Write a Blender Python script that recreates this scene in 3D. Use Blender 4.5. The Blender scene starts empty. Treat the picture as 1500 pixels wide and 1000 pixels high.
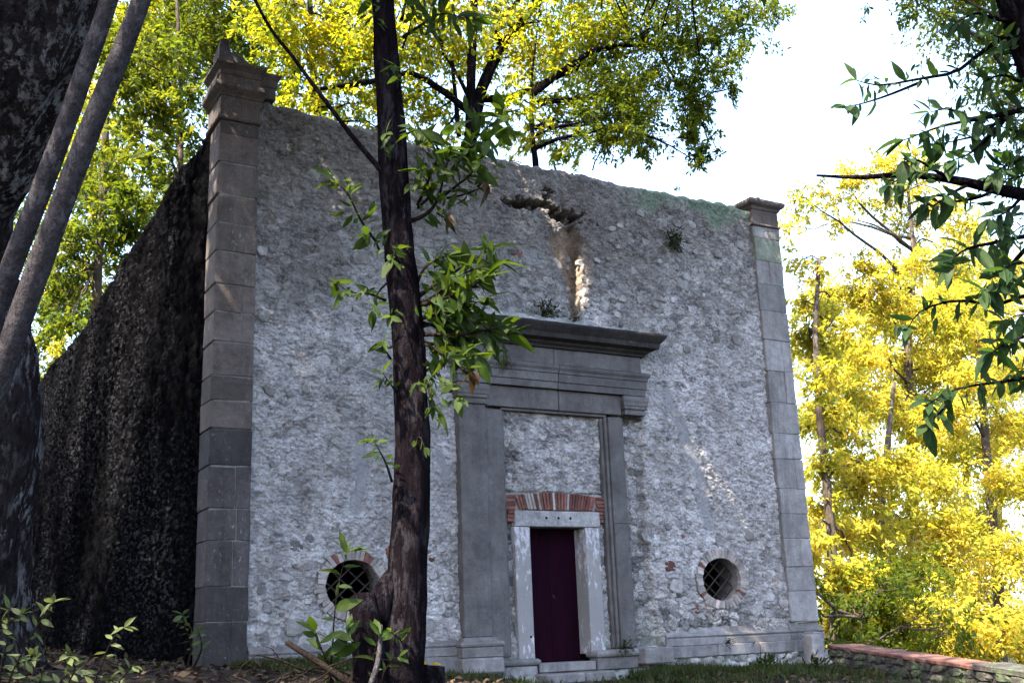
import bpy, math, random
import numpy as np
from mathutils import Vector, Matrix
rng = np.random.default_rng(7); random.seed(7)
PI = math.pi
S = bpy.context.scene
COL = S.collection

# ---------------------------------------------------------------- camera
CAM = np.array([-3.917, -15.269, 0.534]); FPX = 1609.75
YAW, PIT, ROLL = (math.radians(a) for a in (30.2214, 14.6219, -2.2078))
_f = np.array([math.sin(YAW)*math.cos(PIT), math.cos(YAW)*math.cos(PIT), math.sin(PIT)])
_r = np.array([math.cos(YAW), -math.sin(YAW), 0.0]); _u = np.cross(_r, _f)
_r, _u = _r*math.cos(ROLL)+_u*math.sin(ROLL), _u*math.cos(ROLL)-_r*math.sin(ROLL)
cd = bpy.data.cameras.new('camera'); cam = bpy.data.objects.new('camera', cd); COL.objects.link(cam)
cd.sensor_width = 36; cd.lens = 36*FPX/1500; cd.clip_end = 4000; cd.clip_start = .05
cam.matrix_world = Matrix(((_r[0], _u[0], -_f[0], CAM[0]), (_r[1], _u[1], -_f[1], CAM[1]), (_r[2], _u[2], -_f[2], CAM[2]), (0, 0, 0, 1)))
S.camera = cam
# ---------------------------------------------------------------- light
SUN = np.array([-.53, -.23, .80]); SUN /= np.linalg.norm(SUN)      # towards the sun
w = bpy.data.worlds.new('World'); S.world = w; w.use_nodes = True
nt = w.node_tree; sky = nt.nodes.new('ShaderNodeTexSky'); sky.sky_type = 'NISHITA'; sky.sun_disc = False
sky.sun_elevation = math.asin(SUN[2]); sky.sun_rotation = math.atan2(SUN[0], SUN[1])
sky.air_density = 1.0; sky.dust_density = 2.0; sky.ozone_density = 1.3
bg = nt.nodes['Background']; bg.inputs[1].default_value = .15; nt.links.new(sky.outputs[0], bg.inputs[0])
sl = bpy.data.lights.new('sun', 'SUN'); sl.energy = 4.6; sl.angle = math.radians(.53); sl.color = (1, .90, .70)
so = bpy.data.objects.new('sun', sl); COL.objects.link(so); so.location = (-20, -10, 40)
so.rotation_euler = Vector(-SUN).to_track_quat('-Z', 'Y').to_euler()
S.view_settings.view_transform = 'Standard'; S.view_settings.look = 'None'
S.view_settings.exposure = 3.0; S.view_settings.gamma = 1

def at(x, y, Y):                     # a measured picture point -> the place on the plane at depth Y
    d = _f + _r*((x-750)/FPX) - _u*((y-500)/FPX)
    return CAM + d*((Y-CAM[1])/d[1])
def atd(x, y, dist):
    d = _f + _r*((x-750)/FPX) - _u*((y-500)/FPX)
    return CAM + d*dist
def pxat(Y, x, y): return FPX/np.dot(at(x, y, Y)-CAM, _f)

# ---------------------------------------------------------------- noise
def _h(i, j, k, s):
    n = (i*374761393 + j*668265263 + k*2147483647 + s*974634877) & 0xffffffff
    n = ((n ^ (n >> 13))*1274126177) & 0xffffffff
    n = ((n ^ (n >> 16))*2246822519) & 0xffffffff
    return ((n ^ (n >> 15)) & 0xffffff)/float(0xffffff)
def vn(x, y, z=0, s=0):
    x, y, z = np.broadcast_arrays(np.asarray(x, float), np.asarray(y, float), np.asarray(z, float))
    i, j, k = (np.floor(a).astype(np.int64) for a in (x, y, z)); u, v, t = x-i, y-j, z-k
    u, v, t = (a*a*a*(a*(a*6-15)+10) for a in (u, v, t))
    def L(a, b, q): return a+(b-a)*q
    c = [[[_h(i+a, j+b, k+e, s) for e in (0, 1)] for b in (0, 1)] for a in (0, 1)]
    return L(L(L(c[0][0][0], c[1][0][0], u), L(c[0][1][0], c[1][1][0], u), v), L(L(c[0][0][1], c[1][0][1], u), L(c[0][1][1], c[1][1][1], u), v), t)*2-1
def fbm(x, y, z=0, o=4, s=0):
    r = 0; a = .5
    for q in range(o):
        r = r+a*vn(x, y, z, s+q); x, y, z = np.asarray(x)*2.03+3.1, np.asarray(y)*2.03+1.7, np.asarray(z)*2.03; a *= .5
    return r
def worley(x, y, s=0):
    i, j = np.floor(x).astype(np.int64), np.floor(y).astype(np.int64)
    f1 = np.full(x.shape, 9.); f2 = f1.copy(); cid = np.zeros(x.shape)
    for a in (-1, 0, 1):
        for b in (-1, 0, 1):
            px = i+a+.08+.84*_h(i+a, j+b, 0, s); py = j+b+.08+.84*_h(i+a, j+b, 1, s)
            d = np.hypot(x-px, y-py); c = _h(i+a, j+b, 2, s)
            m = d < f1; f2 = np.where(m, f1, np.minimum(f2, d)); cid = np.where(m, c, cid); f1 = np.where(m, d, f1)
    return f1, f2, cid
def sst(a, b, x):
    t = np.clip((x-a)/(b-a), 0, 1); return t*t*(3-2*t)

# ---------------------------------------------------------------- object helpers
def mesh(name, V, F, smooth=False, attrs=None):
    V = np.asarray(V, np.float32).reshape(-1, 3); me = bpy.data.meshes.new(name)
    if isinstance(F, np.ndarray):
        n, k = F.shape; me.vertices.add(len(V)); me.vertices.foreach_set('co', V.ravel())
        me.loops.add(n*k); me.loops.foreach_set('vertex_index', F.astype(np.int32).ravel())
        me.polygons.add(n); me.polygons.foreach_set('loop_start', np.arange(0, n*k, k, dtype=np.int32))
        me.update(calc_edges=True)
    else:
        me.from_pydata(V.tolist(), [], F)
    if smooth: me.polygons.foreach_set('use_smooth', np.ones(len(me.polygons), bool))
    for k, a in (attrs or {}).items():
        at_ = me.attributes.new(k, 'FLOAT', 'POINT'); at_.data.foreach_set('value', np.asarray(a, np.float32))
    me.validate(); me.update(); return me
def ob(name, me, mat=None, parent=None, kind=None, label=None):
    if mat is not None and not me.materials: me.materials.append(mat)
    o = bpy.data.objects.new(name, me); COL.objects.link(o)
    if parent is not None:
        o.parent = parent
        if parent.type == 'EMPTY': o.matrix_parent_inverse = Matrix.Translation(-Vector(parent.location))
    if kind: o['kind'] = kind
    if label: o['label'] = label
    return o
def thing(name, label, cat, loc, group=None):
    o = bpy.data.objects.new(name, None); COL.objects.link(o); o.location = Vector([float(v) for v in loc]); o.empty_display_size = .3
    o['label'] = label; o['category'] = cat
    if group: o['group'] = group
    return o
def tag(o, label, cat, group=None):
    o['label'] = label; o['category'] = cat
    if group: o['group'] = group
    return o
class MB:
    def __init__(s): s.v = []; s.f = []
    def add(s, V, F):
        n = len(s.v); s.v += [tuple(map(float, p)) for p in V]; s.f += [tuple(i+n for i in f) for f in F]
    def mesh(s, name, smooth=False): return mesh(name, s.v, s.f, smooth)
def cbox(x0, x1, y0, y1, z0, z1, c=.012, jit=0.0):
    """chamfered box, slightly uneven"""
    c = min(c, (x1-x0)*.3, (y1-y0)*.3, (z1-z0)*.3)
    V = []; idx = {}
    for a in (0, 1):
        for b in (0, 1):
            for d in (0, 1):
                p = np.array([x1 if a else x0, y1 if b else y0, z1 if d else z0]); q = np.array([-c if a else c, -c if b else c, -c if d else c])
                j = np.random.RandomState(int(abs(p.sum()*1000)) % 99991).uniform(-jit, jit, 3) if jit else 0
                for ax in range(3):
                    m = q.copy(); m[ax] = 0; idx[a, b, d, ax] = len(V); V.append(p+m+j)
    F = []
    def flip(f, out):
        p = [np.array(V[i]) for i in f]; n = np.cross(p[1]-p[0], p[2]-p[0]); return f if np.dot(n, out) > 0 else f[::-1]
    ce = np.array([(x0+x1)/2, (y0+y1)/2, (z0+z1)/2])
    def addf(f):
        m = sum(np.array(V[i]) for i in f)/len(f)-ce
        F.append(tuple(flip(f, m)))
    for ax in range(3):
        for s in (0, 1):
            k = [(0, 0), (0, 1), (1, 1), (1, 0)]; f = []
            for u, v in k:
                t = [u, v]; t.insert(ax, s); f.append(idx[t[0], t[1], t[2], ax])
            addf(f)
    for ax in range(3):      # edges along ax
        o = [i for i in range(3) if i != ax]
        for u in (0, 1):
            for v in (0, 1):
                t = [0, 0, 0]; t[o[0]] = u; t[o[1]] = v
                A = list(t); A[ax] = 0; B = list(t); B[ax] = 1
                addf([idx[A[0], A[1], A[2], o[0]], idx[A[0], A[1], A[2], o[1]], idx[B[0], B[1], B[2], o[1]], idx[B[0], B[1], B[2], o[0]]])
    for a in (0, 1):
        for b in (0, 1):
            for d in (0, 1): addf([idx[a, b, d, 0], idx[a, b, d, 1], idx[a, b, d, 2]])
    return V, F
def box(name, mat, parent, x0, x1, y0, y1, z0, z1, c=.012, jit=.004, **k):
    V, F = cbox(x0, x1, y0, y1, z0, z1, c, jit); return ob(name, mesh(name, V, F), mat, parent, **k)
def sweep(prof, xL, xR, yf, yb, retL=True, retR=True):
    """moulding: profile of (projection, z) from bottom to top, run along x with returns"""
    V = []; F = []; n = len(prof)
    for p, z in prof:
        a = xL-p if retL else xL; b = xR+p if retR else xR
        V += [(a, yb, z), (a, yf-p, z), (b, yf-p, z), (b, yb, z)]
    for i in range(n-1):
        for k in range(3):
            F.append((i*4+k, i*4+k+1, (i+1)*4+k+1, (i+1)*4+k))
    F.append((0, 3, 2, 1)); q = (n-1)*4; F.append((q, q+1, q+2, q+3))
    F.append(tuple([i*4 for i in range(n)][::1]) + tuple([]) if False else tuple(i*4+3 for i in range(n-1, -1, -1)) + tuple(i*4 for i in range(n)))
    return V, F
def frame3(t):
    t = t/np.linalg.norm(t); a = np.array([0, 0, 1.]) if abs(t[2]) < .9 else np.array([1., 0, 0])
    u = np.cross(a, t); u /= np.linalg.norm(u); return u, np.cross(t, u)
def spline(P, n):
    P = np.asarray(P, float)
    if len(P) < 3: return np.array([P[0]+(P[-1]-P[0])*k/(n-1) for k in range(n)])
    Q = np.vstack([2*P[0]-P[1], P, 2*P[-1]-P[-2]]); out = []
    for s in np.linspace(0, len(P)-1-1e-6, n):
        i = int(s); t = s-i; a, b, c, d = Q[i:i+4]
        out.append(.5*((2*b)+(-a+c)*t+(2*a-5*b+4*c-d)*t*t+(-a+3*b-3*c+d)*t**3))
    return np.array(out)
def tube(P, R, sides=8, rough=0, seed=0, cap=True):
    P = np.asarray(P, float); n = len(P); V = []; F = []
    T = np.gradient(P, axis=0); u0 = None
    for i in range(n):
        t = T[i]/max(1e-9, np.linalg.norm(T[i]))
        if u0 is None: u, v = frame3(t)
        else:
            u = u0-t*np.dot(u0, t); u /= np.linalg.norm(u); v = np.cross(t, u)
        u0 = u; a = np.arange(sides)*2*PI/sides
        r = R[i]*(1+(rough*(fbm(np.cos(a)*1.3+seed*5.1, np.sin(a)*1.3, P[i][2]*.9/ max(R[i]*4, .3), 3, seed)*1.6) if rough else 0))
        if sides >= 16: r = r*(1+.5*rough*(1-2.2*np.abs(fbm(np.cos(a)*5+seed, np.sin(a)*5, P[i][2]*1.1, 3, seed+7))))
        V.append(P[i]+np.outer(np.cos(a)*r, u)+np.outer(np.sin(a)*r, v))
    V = np.vstack(V)
    for i in range(n-1):
        for k in range(sides):
            F.append((i*sides+k, i*sides+(k+1) % sides, (i+1)*sides+(k+1) % sides, (i+1)*sides+k))
    if cap: F.append(tuple(range(sides-1, -1, -1))); F.append(tuple((n-1)*sides+k for k in range(sides)))
    return V, F

# ---------------------------------------------------------------- materials
def newmat(name, rough=.85, spec=.25):
    m = bpy.data.materials.new(name); m.use_nodes = True; n = m.node_tree; b = n.nodes['Principled BSDF']
    b.inputs['Roughness'].default_value = rough; b.inputs['Specular IOR Level'].default_value = spec
    return m, n, b
class N:
    def __init__(s, nt): s.t = nt; s.n = nt.nodes; s.l = nt.links
    def pos(s): 
        return s.n.new('ShaderNodeNewGeometry').outputs['Position']
    def mapping(s, vec, scale=(1, 1, 1), rot=(0, 0, 0)):
        m = s.n.new('ShaderNodeMapping'); m.inputs['Scale'].default_value = scale; m.inputs['Rotation'].default_value = rot
        s.l.new(vec, m.inputs[0]); return m.outputs[0]
    def noise(s, vec, scale, det=6, rough=.6, dist=0):
        m = s.n.new('ShaderNodeTexNoise'); m.inputs['Scale'].default_value = scale; m.inputs['Detail'].default_value = det
        m.inputs['Roughness'].default_value = rough; m.inputs['Distortion'].default_value = dist; s.l.new(vec, m.inputs['Vector']); return m.outputs['Fac']
    def voro(s, vec, scale, feat='F1', out='Distance'):
        m = s.n.new('ShaderNodeTexVoronoi'); m.feature = feat; m.inputs['Scale'].default_value = scale; s.l.new(vec, m.inputs['Vector']); return m.outputs[out]
    def ramp(s, fac, stops):
        r = s.n.new('ShaderNodeValToRGB'); e = r.color_ramp.elements
        while len(e) < len(stops): e.new(.5)
        for q, (p, c) in zip(e, stops):
            q.position = p; q.color = (*c, 1) if len(c) == 3 else c
        s.l.new(fac, r.inputs[0]); return r.outputs[0]
    def val(s, fac, a, b, c=0., d=1.):
        r = s.n.new('ShaderNodeMapRange'); r.inputs[1].default_value = a; r.inputs[2].default_value = b; r.inputs[3].default_value = c; r.inputs[4].default_value = d
        s.l.new(fac, r.inputs[0]); return r.outputs[0]
    def mix(s, fac, a, b, mode='MIX'):
        m = s.n.new('ShaderNodeMix'); m.data_type = 'RGBA'; m.blend_type = mode
        for v, i in ((fac, 0), (a, 6), (b, 7)):
            if isinstance(v, (int, float)): m.inputs[i].default_value = v
            elif isinstance(v, tuple): m.inputs[i].default_value = (*v, 1)
            else: s.l.new(v, m.inputs[i])
        return m.outputs[2]
    def math(s, op, a, b=0.):
        m = s.n.new('ShaderNodeMath'); m.operation = op
        for v, i in ((a, 0), (b, 1)):
            if isinstance(v, (int, float)): m.inputs[i].default_value = v
            else: s.l.new(v, m.inputs[i])
        return m.outputs[0]
    def attr(s, name):
        a = s.n.new('ShaderNodeAttribute'); a.attribute_name = name; return a.outputs['Fac']
    def objrand(s): return s.n.new('ShaderNodeObjectInfo').outputs['Random']
    def island(s): return s.n.new('ShaderNodeNewGeometry').outputs['Random Per Island']
    def bump(s, b, h, strength=.5, dist=.02):
        m = s.n.new('ShaderNodeBump'); m.inputs['Strength'].default_value = strength; m.inputs['Distance'].default_value = dist
        s.l.new(h, m.inputs['Height']); s.l.new(m.outputs[0], b.inputs['Normal'])
    def sep(s, vec):
        m = s.n.new('ShaderNodeSeparateXYZ'); s.l.new(vec, m.inputs[0]); return m.outputs

def m_wall(name, dark=False):
    m, nt_, b = newmat(name, 1, .0); n = N(nt_); p = n.pos()
    big = n.noise(p, .55, 5, .6); mid = n.noise(p, 3.2, 6, .65); fine = n.noise(p, 22, 6, .7); xf = n.noise(p, 90, 3, .6)
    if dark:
        base = n.ramp(mid, [(.25, (.0008, .0008, .0011)), (.5, (.0022, .0022, .0029)), (.75, (.0058, .0058, .0072))])  # dark stone, with the shade on this side put into its colour
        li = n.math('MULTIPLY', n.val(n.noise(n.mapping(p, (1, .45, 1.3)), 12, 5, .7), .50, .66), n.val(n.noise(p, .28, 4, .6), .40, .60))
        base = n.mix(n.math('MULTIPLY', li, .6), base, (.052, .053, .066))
    else:
        z = n.sep(p)[2]
        sl_ = n.noise(n.mapping(p, (7, 7, 19), (0, .62, 0)), 1, 6, .72, .8)
        mixn = n.math('ADD', n.math('MULTIPLY', sl_, .5), n.math('ADD', n.math('MULTIPLY', mid, .22), n.math('MULTIPLY', fine, .28)))
        plas = n.ramp(mixn, [(.36, (.052, .047, .048)), (.43, (.20, .187, .192)), (.49, (.43, .408, .42)), (.545, (.62, .595, .615)), (.66, (.76, .735, .755))])
        plas = n.mix(n.val(big, .40, .60, .55, 0), plas, (.20, .183, .178))
        rub = n.mix(n.attr('stone'), (.045, .041, .041), (.46, .435, .425))
        rub = n.mix(n.val(mixn, .48, .58, 0, .5), rub, (.50, .48, .485)); rub = n.mix(n.val(n.noise(p, 38, 5, .7), .5, .36, 0, .8), rub, (.055, .048, .048))
        base = n.mix(n.attr('rub'), plas, rub)
        base = n.mix(n.val(n.attr('crev'), 0, 1, 0, .85), base, (.10, .085, .08))
        warm = n.val(n.noise(p, 1.9, 4, .7), .58, .72, 0, .45); base = n.mix(warm, base, (.22, .155, .125))
        red = n.math('MULTIPLY', n.val(n.noise(p, 5, 3, .6), .66, .72), .5); base = n.mix(red, base, (.26, .13, .09))
        st = n.val(n.noise(n.mapping(p, (3.2, 3.2, .35)), 1, 5, .65), .52, .70, 0, .6); base = n.mix(st, base, (.16, .15, .15))
        wl = n.val(n.noise(p, 9, 5, .7), .60, .70, 0, .55); base = n.mix(wl, base, (.58, .56, .59))
        base = n.mix(n.attr('darken'), base, n.mix(n.val(mixn, .40, .60), (.05, .043, .042), (.26, .232, .223)))
        base = n.mix(n.attr('core'), base, n.mix(mid, (.10, .062, .042), (.33, .22, .14)))
        base = n.mix(n.attr('smear'), base, n.mix(fine, (.17, .165, .175), (.27, .262, .275)))
        base = n.mix(n.attr('moss'), base, n.mix(fine, (.09, .125, .085), (.22, .265, .215)))
    nt_.links.new(base, b.inputs['Base Color'])
    h = n.math('ADD', n.math('MULTIPLY', fine, 1.0), n.math('MULTIPLY', xf, .4)); h = n.math('ADD', h, n.math('MULTIPLY', n.noise(p, 11, 6, .75, .6), 1.2)); n.bump(b, h, .9, .06)
    return m
def m_stone(name, c0, c1, lich=(.36, .35, .36), la=.25, dirt=.5, var=.35, mossy=0):
    """dressed stone, each block with its own tone"""
    m, nt_, b = newmat(name, .88, .2); n = N(nt_); p = n.pos()
    mid = n.noise(p, 2.6, 6, .65); fine = n.noise(p, 45, 5, .7); sp = n.noise(p, 14, 4, .6)
    base = n.mix(n.val(n.math('ADD', n.math('MULTIPLY', mid, .6), n.math('MULTIPLY', n.noise(p, 9, 5, .7), .4)), .36, .64), tuple(v*.8 for v in c0), tuple(v*1.15 for v in c1)); base = n.mix(n.val(n.noise(p, .9, 4, .65), .5, .7, 0, .35), base, (c0[0]*1.05, c0[1]*.82, c0[2]*.78)); base = n.mix(1., base, n.ramp(n.objrand(), [(0, (1-var,)*3), (.5, (1-.3*var, 1-.35*var, 1-.4*var)), (1, (1+var*.4,)*3)]), 'MULTIPLY')
    base = n.mix(n.val(fine, .3, .7, 0, .35), base, tuple(v*.45 for v in c0))
    st = n.val(n.noise(n.mapping(p, (4, 4, .4)), 1, 5, .7), .5, .72, 0, dirt); base = n.mix(st, base, tuple(v*.4 for v in c0))
    base = n.mix(n.math('MULTIPLY', n.val(n.noise(n.mapping(p, (1, 1, .5)), 22, 6, .75), .58, .68, 0, la), n.val(n.noise(p, 1.4, 4, .6), .45, .62)), base, lich)
    if mossy: base = n.mix(n.val(n.noise(p, 4, 5, .7), .5, .62, 0, mossy), base, (.10, .15, .07))
    nt_.links.new(base, b.inputs['Base Color']); n.bump(b, n.math('ADD', fine, n.math('MULTIPLY', n.noise(p, 8, 6, .75), 1.6)), .8, .022)
    return m
def m_leaf(name, cols, trans, tmix=.5, island=True, rough=.6, spec=.12):
    m, nt_, b = newmat(name, rough, spec); n = N(nt_)
    if island: r = n.math('ADD', n.math('MULTIPLY', n.island(), .55), n.val(n.noise(n.pos(), .55, 3, .6), .3, .7, 0, .45))
    else: r = n.objrand()
    c = n.ramp(r, [(i/(len(cols)-1), q) for i, q in enumerate(cols)]); t = n.ramp(r, [(i/(len(trans)-1), q) for i, q in enumerate(trans)])
    if not island:
        oc = nt_.nodes.new('ShaderNodeTexCoord').outputs['Object']; rib = n.val(n.math('ABSOLUTE', n.sep(oc)[0]), .004, .014, .35, 0); c = n.mix(rib, c, (.06, .085, .03))
        bl = n.math('MULTIPLY', n.val(n.noise(n.mapping(n.pos(), (1, 1, 1)), 22, 4, .7), .6, .68, 0, .8), 1.); c = n.mix(bl, c, (.06, .04, .015)); t = n.mix(bl, t, (.08, .05, .015))
        vn_ = n.val(n.noise(n.pos(), 7, 3, .6), .35, .65, .6, 1.25); c = n.mix(1., c, n.ramp(n.noise(n.pos(), 9, 3, .6), [(.35, (.55, .6, .6)), (.65, (1.25, 1.2, 1.1))]), 'MULTIPLY')
    nt_.links.new(c, b.inputs['Base Color'])
    tr = nt_.nodes.new('ShaderNodeBsdfTranslucent'); nt_.links.new(t, tr.inputs[0])
    mx = nt_.nodes.new('ShaderNodeMixShader'); mx.inputs[0].default_value = tmix
    nt_.links.new(b.outputs[0], mx.inputs[1]); nt_.links.new(tr.outputs[0], mx.inputs[2]); nt_.links.new(mx.outputs[0], nt_.nodes['Material Output'].inputs[0])
    return m
def m_bark(name, c0, c1, lich=0, lc=(.34, .33, .35), scale=1., vs=.12):
    m, nt_, b = newmat(name, 1, .0); n = N(nt_); p = n.pos()
    v = n.mapping(p, (scale*14, scale*14, scale*14*vs)); a = n.noise(v, 1, 6, .7, .4); f = n.noise(p, 40*scale, 5, .7)
    base = n.mix(n.val(a, .3, .7), c0, c1); base = n.mix(n.val(f, .35, .7, 0, .4), base, tuple(q*.4 for q in c0))
    if lich:
        l = n.math('MULTIPLY', n.val(n.noise(n.mapping(p, (1, 1, .35)), 11*scale, 6, .75), .50, .58, 0, lich), n.val(n.noise(p, 1.1*scale, 4, .6), .40, .58)); base = n.mix(l, base, lc)
    nt_.links.new(base, b.inputs['Base Color']); n.bump(b, n.math('ADD', n.math('ADD', a, n.noise(n.mapping(p, (scale*30, scale*30, scale*3)), 1, 4, .7, .5)), n.math('MULTIPLY', f, .3)), 1., .06)
    return m
def m_flat(name, c0, c1, scale=6, rough=.8, spec=.2, bump=.3):
    m, nt_, b = newmat(name, rough, spec); n = N(nt_); p = n.pos(); a = n.noise(p, scale, 6, .7)
    nt_.links.new(n.mix(n.val(a, .3, .7), c0, c1), b.inputs['Base Color']); n.bump(b, n.noise(p, scale*6, 5, .7), bump, .01); return m

M = {}
M['wall'] = m_wall('rough_plastered_rubble'); M['sidewall'] = m_wall('shade_dark_rubble', True)
M['pil'] = m_stone('pilaster_stone', (.073, .058, .055), (.122, .100, .094), la=.5, dirt=.65, var=.45)
M['pilpale'] = m_stone('pale_pilaster_stone', (0.1380, 0.1306, 0.1334), (0.2300, 0.2190, 0.2226), la=.4, dirt=.6, var=.32)
M['mortar'] = m_flat('pale_mortar', (.05, .046, .046), (.15, .14, .138), 7)
M['pilmoss'] = m_stone('mossy_pilaster_stone', (.105, .118, .096), (.19, .205, .172), la=.4, dirt=.6, var=.32)
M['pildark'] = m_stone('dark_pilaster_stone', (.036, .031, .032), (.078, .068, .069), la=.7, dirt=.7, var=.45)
M['portal'] = m_stone('grey_portal_stone', (0.0693, 0.0633, 0.0651), (0.1145, 0.1067, 0.1073), la=.15, dirt=.45, var=.2)
M['plinth'] = m_stone('plinth_stone', (0.1080, 0.1008, 0.1022), (0.2016, 0.1901, 0.1930), la=.6, dirt=.6, var=.3)
M['lintel'] = m_stone('pale_lintel_stone', (.14, .135, .138), (.30, .29, .295), lich=(.42, .41, .42), la=.8, dirt=.35, var=.1)
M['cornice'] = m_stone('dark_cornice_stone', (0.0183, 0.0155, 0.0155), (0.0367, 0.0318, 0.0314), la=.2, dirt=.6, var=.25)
M['rubble'] = m_stone('rubble_stone', (.10, .095, .094), (.36, .345, .345), la=.6, dirt=.6, var=.6)
M['rubdark'] = m_stone('dark_rubble_stone', (0.0336, 0.0302, 0.0286), (0.0672, 0.0605, 0.0571), la=.5, dirt=.5, var=.5, mossy=.4)
M['brick'] = m_stone('red_brick', (0.0994, 0.0382, 0.0306), (0.1683, 0.0734, 0.0612), lich=(0.3213, 0.2907, 0.2754), la=.6, dirt=.3, var=.5)
M['palebrick'] = m_stone('pale_brick', (0.2080, 0.1800, 0.1680), (0.3360, 0.3080, 0.3000), lich=(0.4400, 0.4240, 0.4160), la=.5, dirt=.3, var=.45)
M['coping'] = m_stone('tile_coping', (0.1125, 0.0465, 0.0338), (0.1950, 0.0938, 0.0713), la=.4, dirt=.4, var=.4)
M['fg_leaf'] = m_leaf('chestnut_leaf', [(0.0107, 0.0228, 0.0042), (0.0182, 0.0379, 0.0060), (0.0258, 0.0440, 0.0067), (0.0152, 0.0304, 0.0055)], [(0.0304, 0.0577, 0.0036), (0.0486, 0.0819, 0.0045), (0.0607, 0.0850, 0.0060), (0.0364, 0.0638, 0.0045)], .5, False)
M['fg_leafs'] = m_leaf('chestnut_foliage', [(0.0099, 0.0199, 0.0040), (0.0156, 0.0327, 0.0056), (0.0256, 0.0398, 0.0063)], [(0.0284, 0.0541, 0.0034), (0.0455, 0.0739, 0.0043), (0.0569, 0.0796, 0.0056)], .45)
M['dry_leaf'] = m_leaf('withered_leaf', [(0.0240, 0.0135, 0.0060), (0.0330, 0.0195, 0.0090)], [(0.0300, 0.0165, 0.0060), (0.0420, 0.0240, 0.0090)], .35, False)
M['bg_leaf'] = m_leaf('woodland_foliage', [(.022, .045, .008), (.06, .09, .010), (.12, .125, .012), (.18, .15, .012)], [(.06, .11, .006), (.20, .25, .008), (.46, .40, .010), (.60, .43, .012)], .55)
M['bg_leaf2'] = m_leaf('sunny_foliage', [(.05, .09, .012), (.16, .18, .02), (.29, .25, .035), (.32, .22, .045)], [(.12, .17, .010), (.47, .43, .025), (.80, .60, .05), (.84, .50, .06)], .5)
M['bg_leaf3'] = m_leaf('deep_green_foliage', [(0.0153, 0.0306, 0.0061), (0.0306, 0.0520, 0.0073), (0.0490, 0.0673, 0.0086), (0.0612, 0.0673, 0.0073)], [(0.0490, 0.0857, 0.0049), (0.0918, 0.1285, 0.0061), (0.1530, 0.1652, 0.0073), (0.2326, 0.2020, 0.0073)], .5)
M['weed'] = m_leaf('weed_leaf', [(0.0337, 0.0486, 0.0168), (0.0561, 0.0711, 0.0299), (0.0748, 0.0860, 0.0449)], [(0.0449, 0.0673, 0.0150), (0.0748, 0.0935, 0.0224), (0.0823, 0.0972, 0.0299)], .4, False)
M['grass'] = m_leaf('grass_blades', [(0.0106, 0.0198, 0.0040), (0.0185, 0.0290, 0.0053), (0.0317, 0.0343, 0.0106), (0.0238, 0.0211, 0.0106)], [(0.0158, 0.0290, 0.0040), (0.0264, 0.0396, 0.0053), (0.0370, 0.0396, 0.0106)], .35)
M['litter'] = m_leaf('leaf_litter', [(0.0210, 0.0126, 0.0084), (0.0420, 0.0273, 0.0168), (0.0672, 0.0462, 0.0294), (0.0378, 0.0210, 0.0147)], [(0.0210, 0.0126, 0.0084), (0.0420, 0.0252, 0.0126)], .15)
M['bark'] = m_bark('dark_chestnut_bark', (0.0027, 0.0020, 0.0027), (0.0095, 0.0072, 0.0092), .6, (0.0306, 0.0270, 0.0324))
M['oldbark'] = m_bark('lichened_old_bark', (.0055, .0042, .0045), (.026, .021, .0225), .95, (.145, .137, .143), .8, .5)
M['polebark'] = m_bark('smooth_grey_bark', (0.0238, 0.0204, 0.0229), (0.0595, 0.0527, 0.0578), .5, (0.1105, 0.1020, 0.1088), 1.0, .9)
M['bgbark'] = m_bark('woodland_bark', (.05, .038, .03), (.11, .085, .065), .3)
M['twig'] = m_bark('twig_bark', (0.0105, 0.0077, 0.0070), (0.0280, 0.0210, 0.0189))
M['iron'] = m_flat('rusty_iron', (0.0120, 0.0084, 0.0072), (0.0240, 0.0180, 0.0156), 20, .7)
M['render'] = m_flat('plain_render', (0.0700, 0.0630, 0.0630), (0.1330, 0.1225, 0.1225), 9)
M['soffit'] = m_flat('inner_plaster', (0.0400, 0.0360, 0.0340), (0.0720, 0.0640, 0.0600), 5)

def m_door():
    m, nt_, b = newmat('maroon_door_paint', .9, .04); n = N(nt_); p = n.pos()
    a = n.noise(n.mapping(p, (9, 9, .9)), 1, 6, .7); f = n.noise(n.mapping(p, (60, 60, 5)), 1, 4, .6)
    c = n.mix(n.val(a, .3, .7), (.0042, .0006, .0027), (.0095, .0012, .0052)); c = n.mix(n.val(f, .66, .74, 0, .35), c, (.045, .022, .030))
    nt_.links.new(c, b.inputs['Base Color']); n.bump(b, f, .3, .004); return m
M['door'] = m_door()
def m_jamb():
    m, nt_, b = newmat('whitewashed_jamb', .9, .15); n = N(nt_); p = n.pos(); z = n.sep(p)[2]
    a = n.noise(p, 3, 6, .7); s = n.noise(n.mapping(p, (11, 11, 4.5)), 1, 5, .7); f = n.noise(p, 50, 4, .7)
    base = n.mix(a, (.12, .112, .115), (.21, .197, .20)); base = n.mix(n.val(f, .3, .7, 0, .3), base, (.1, .1, .1))
    up = n.math('ADD', n.math('MULTIPLY', n.val(z, .8, 2.0), .16), n.math('MULTIPLY', n.val(z, .7, .2), .12))
    k = n.val(n.math('ADD', s, up), .62, .69, 0, .8); base = n.mix(k, base, (.34, .33, .36))
    nt_.links.new(base, b.inputs['Base Color']); n.bump(b, n.math('ADD', f, k), .4, .008); return m
M['jamb'] = m_jamb()
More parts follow.
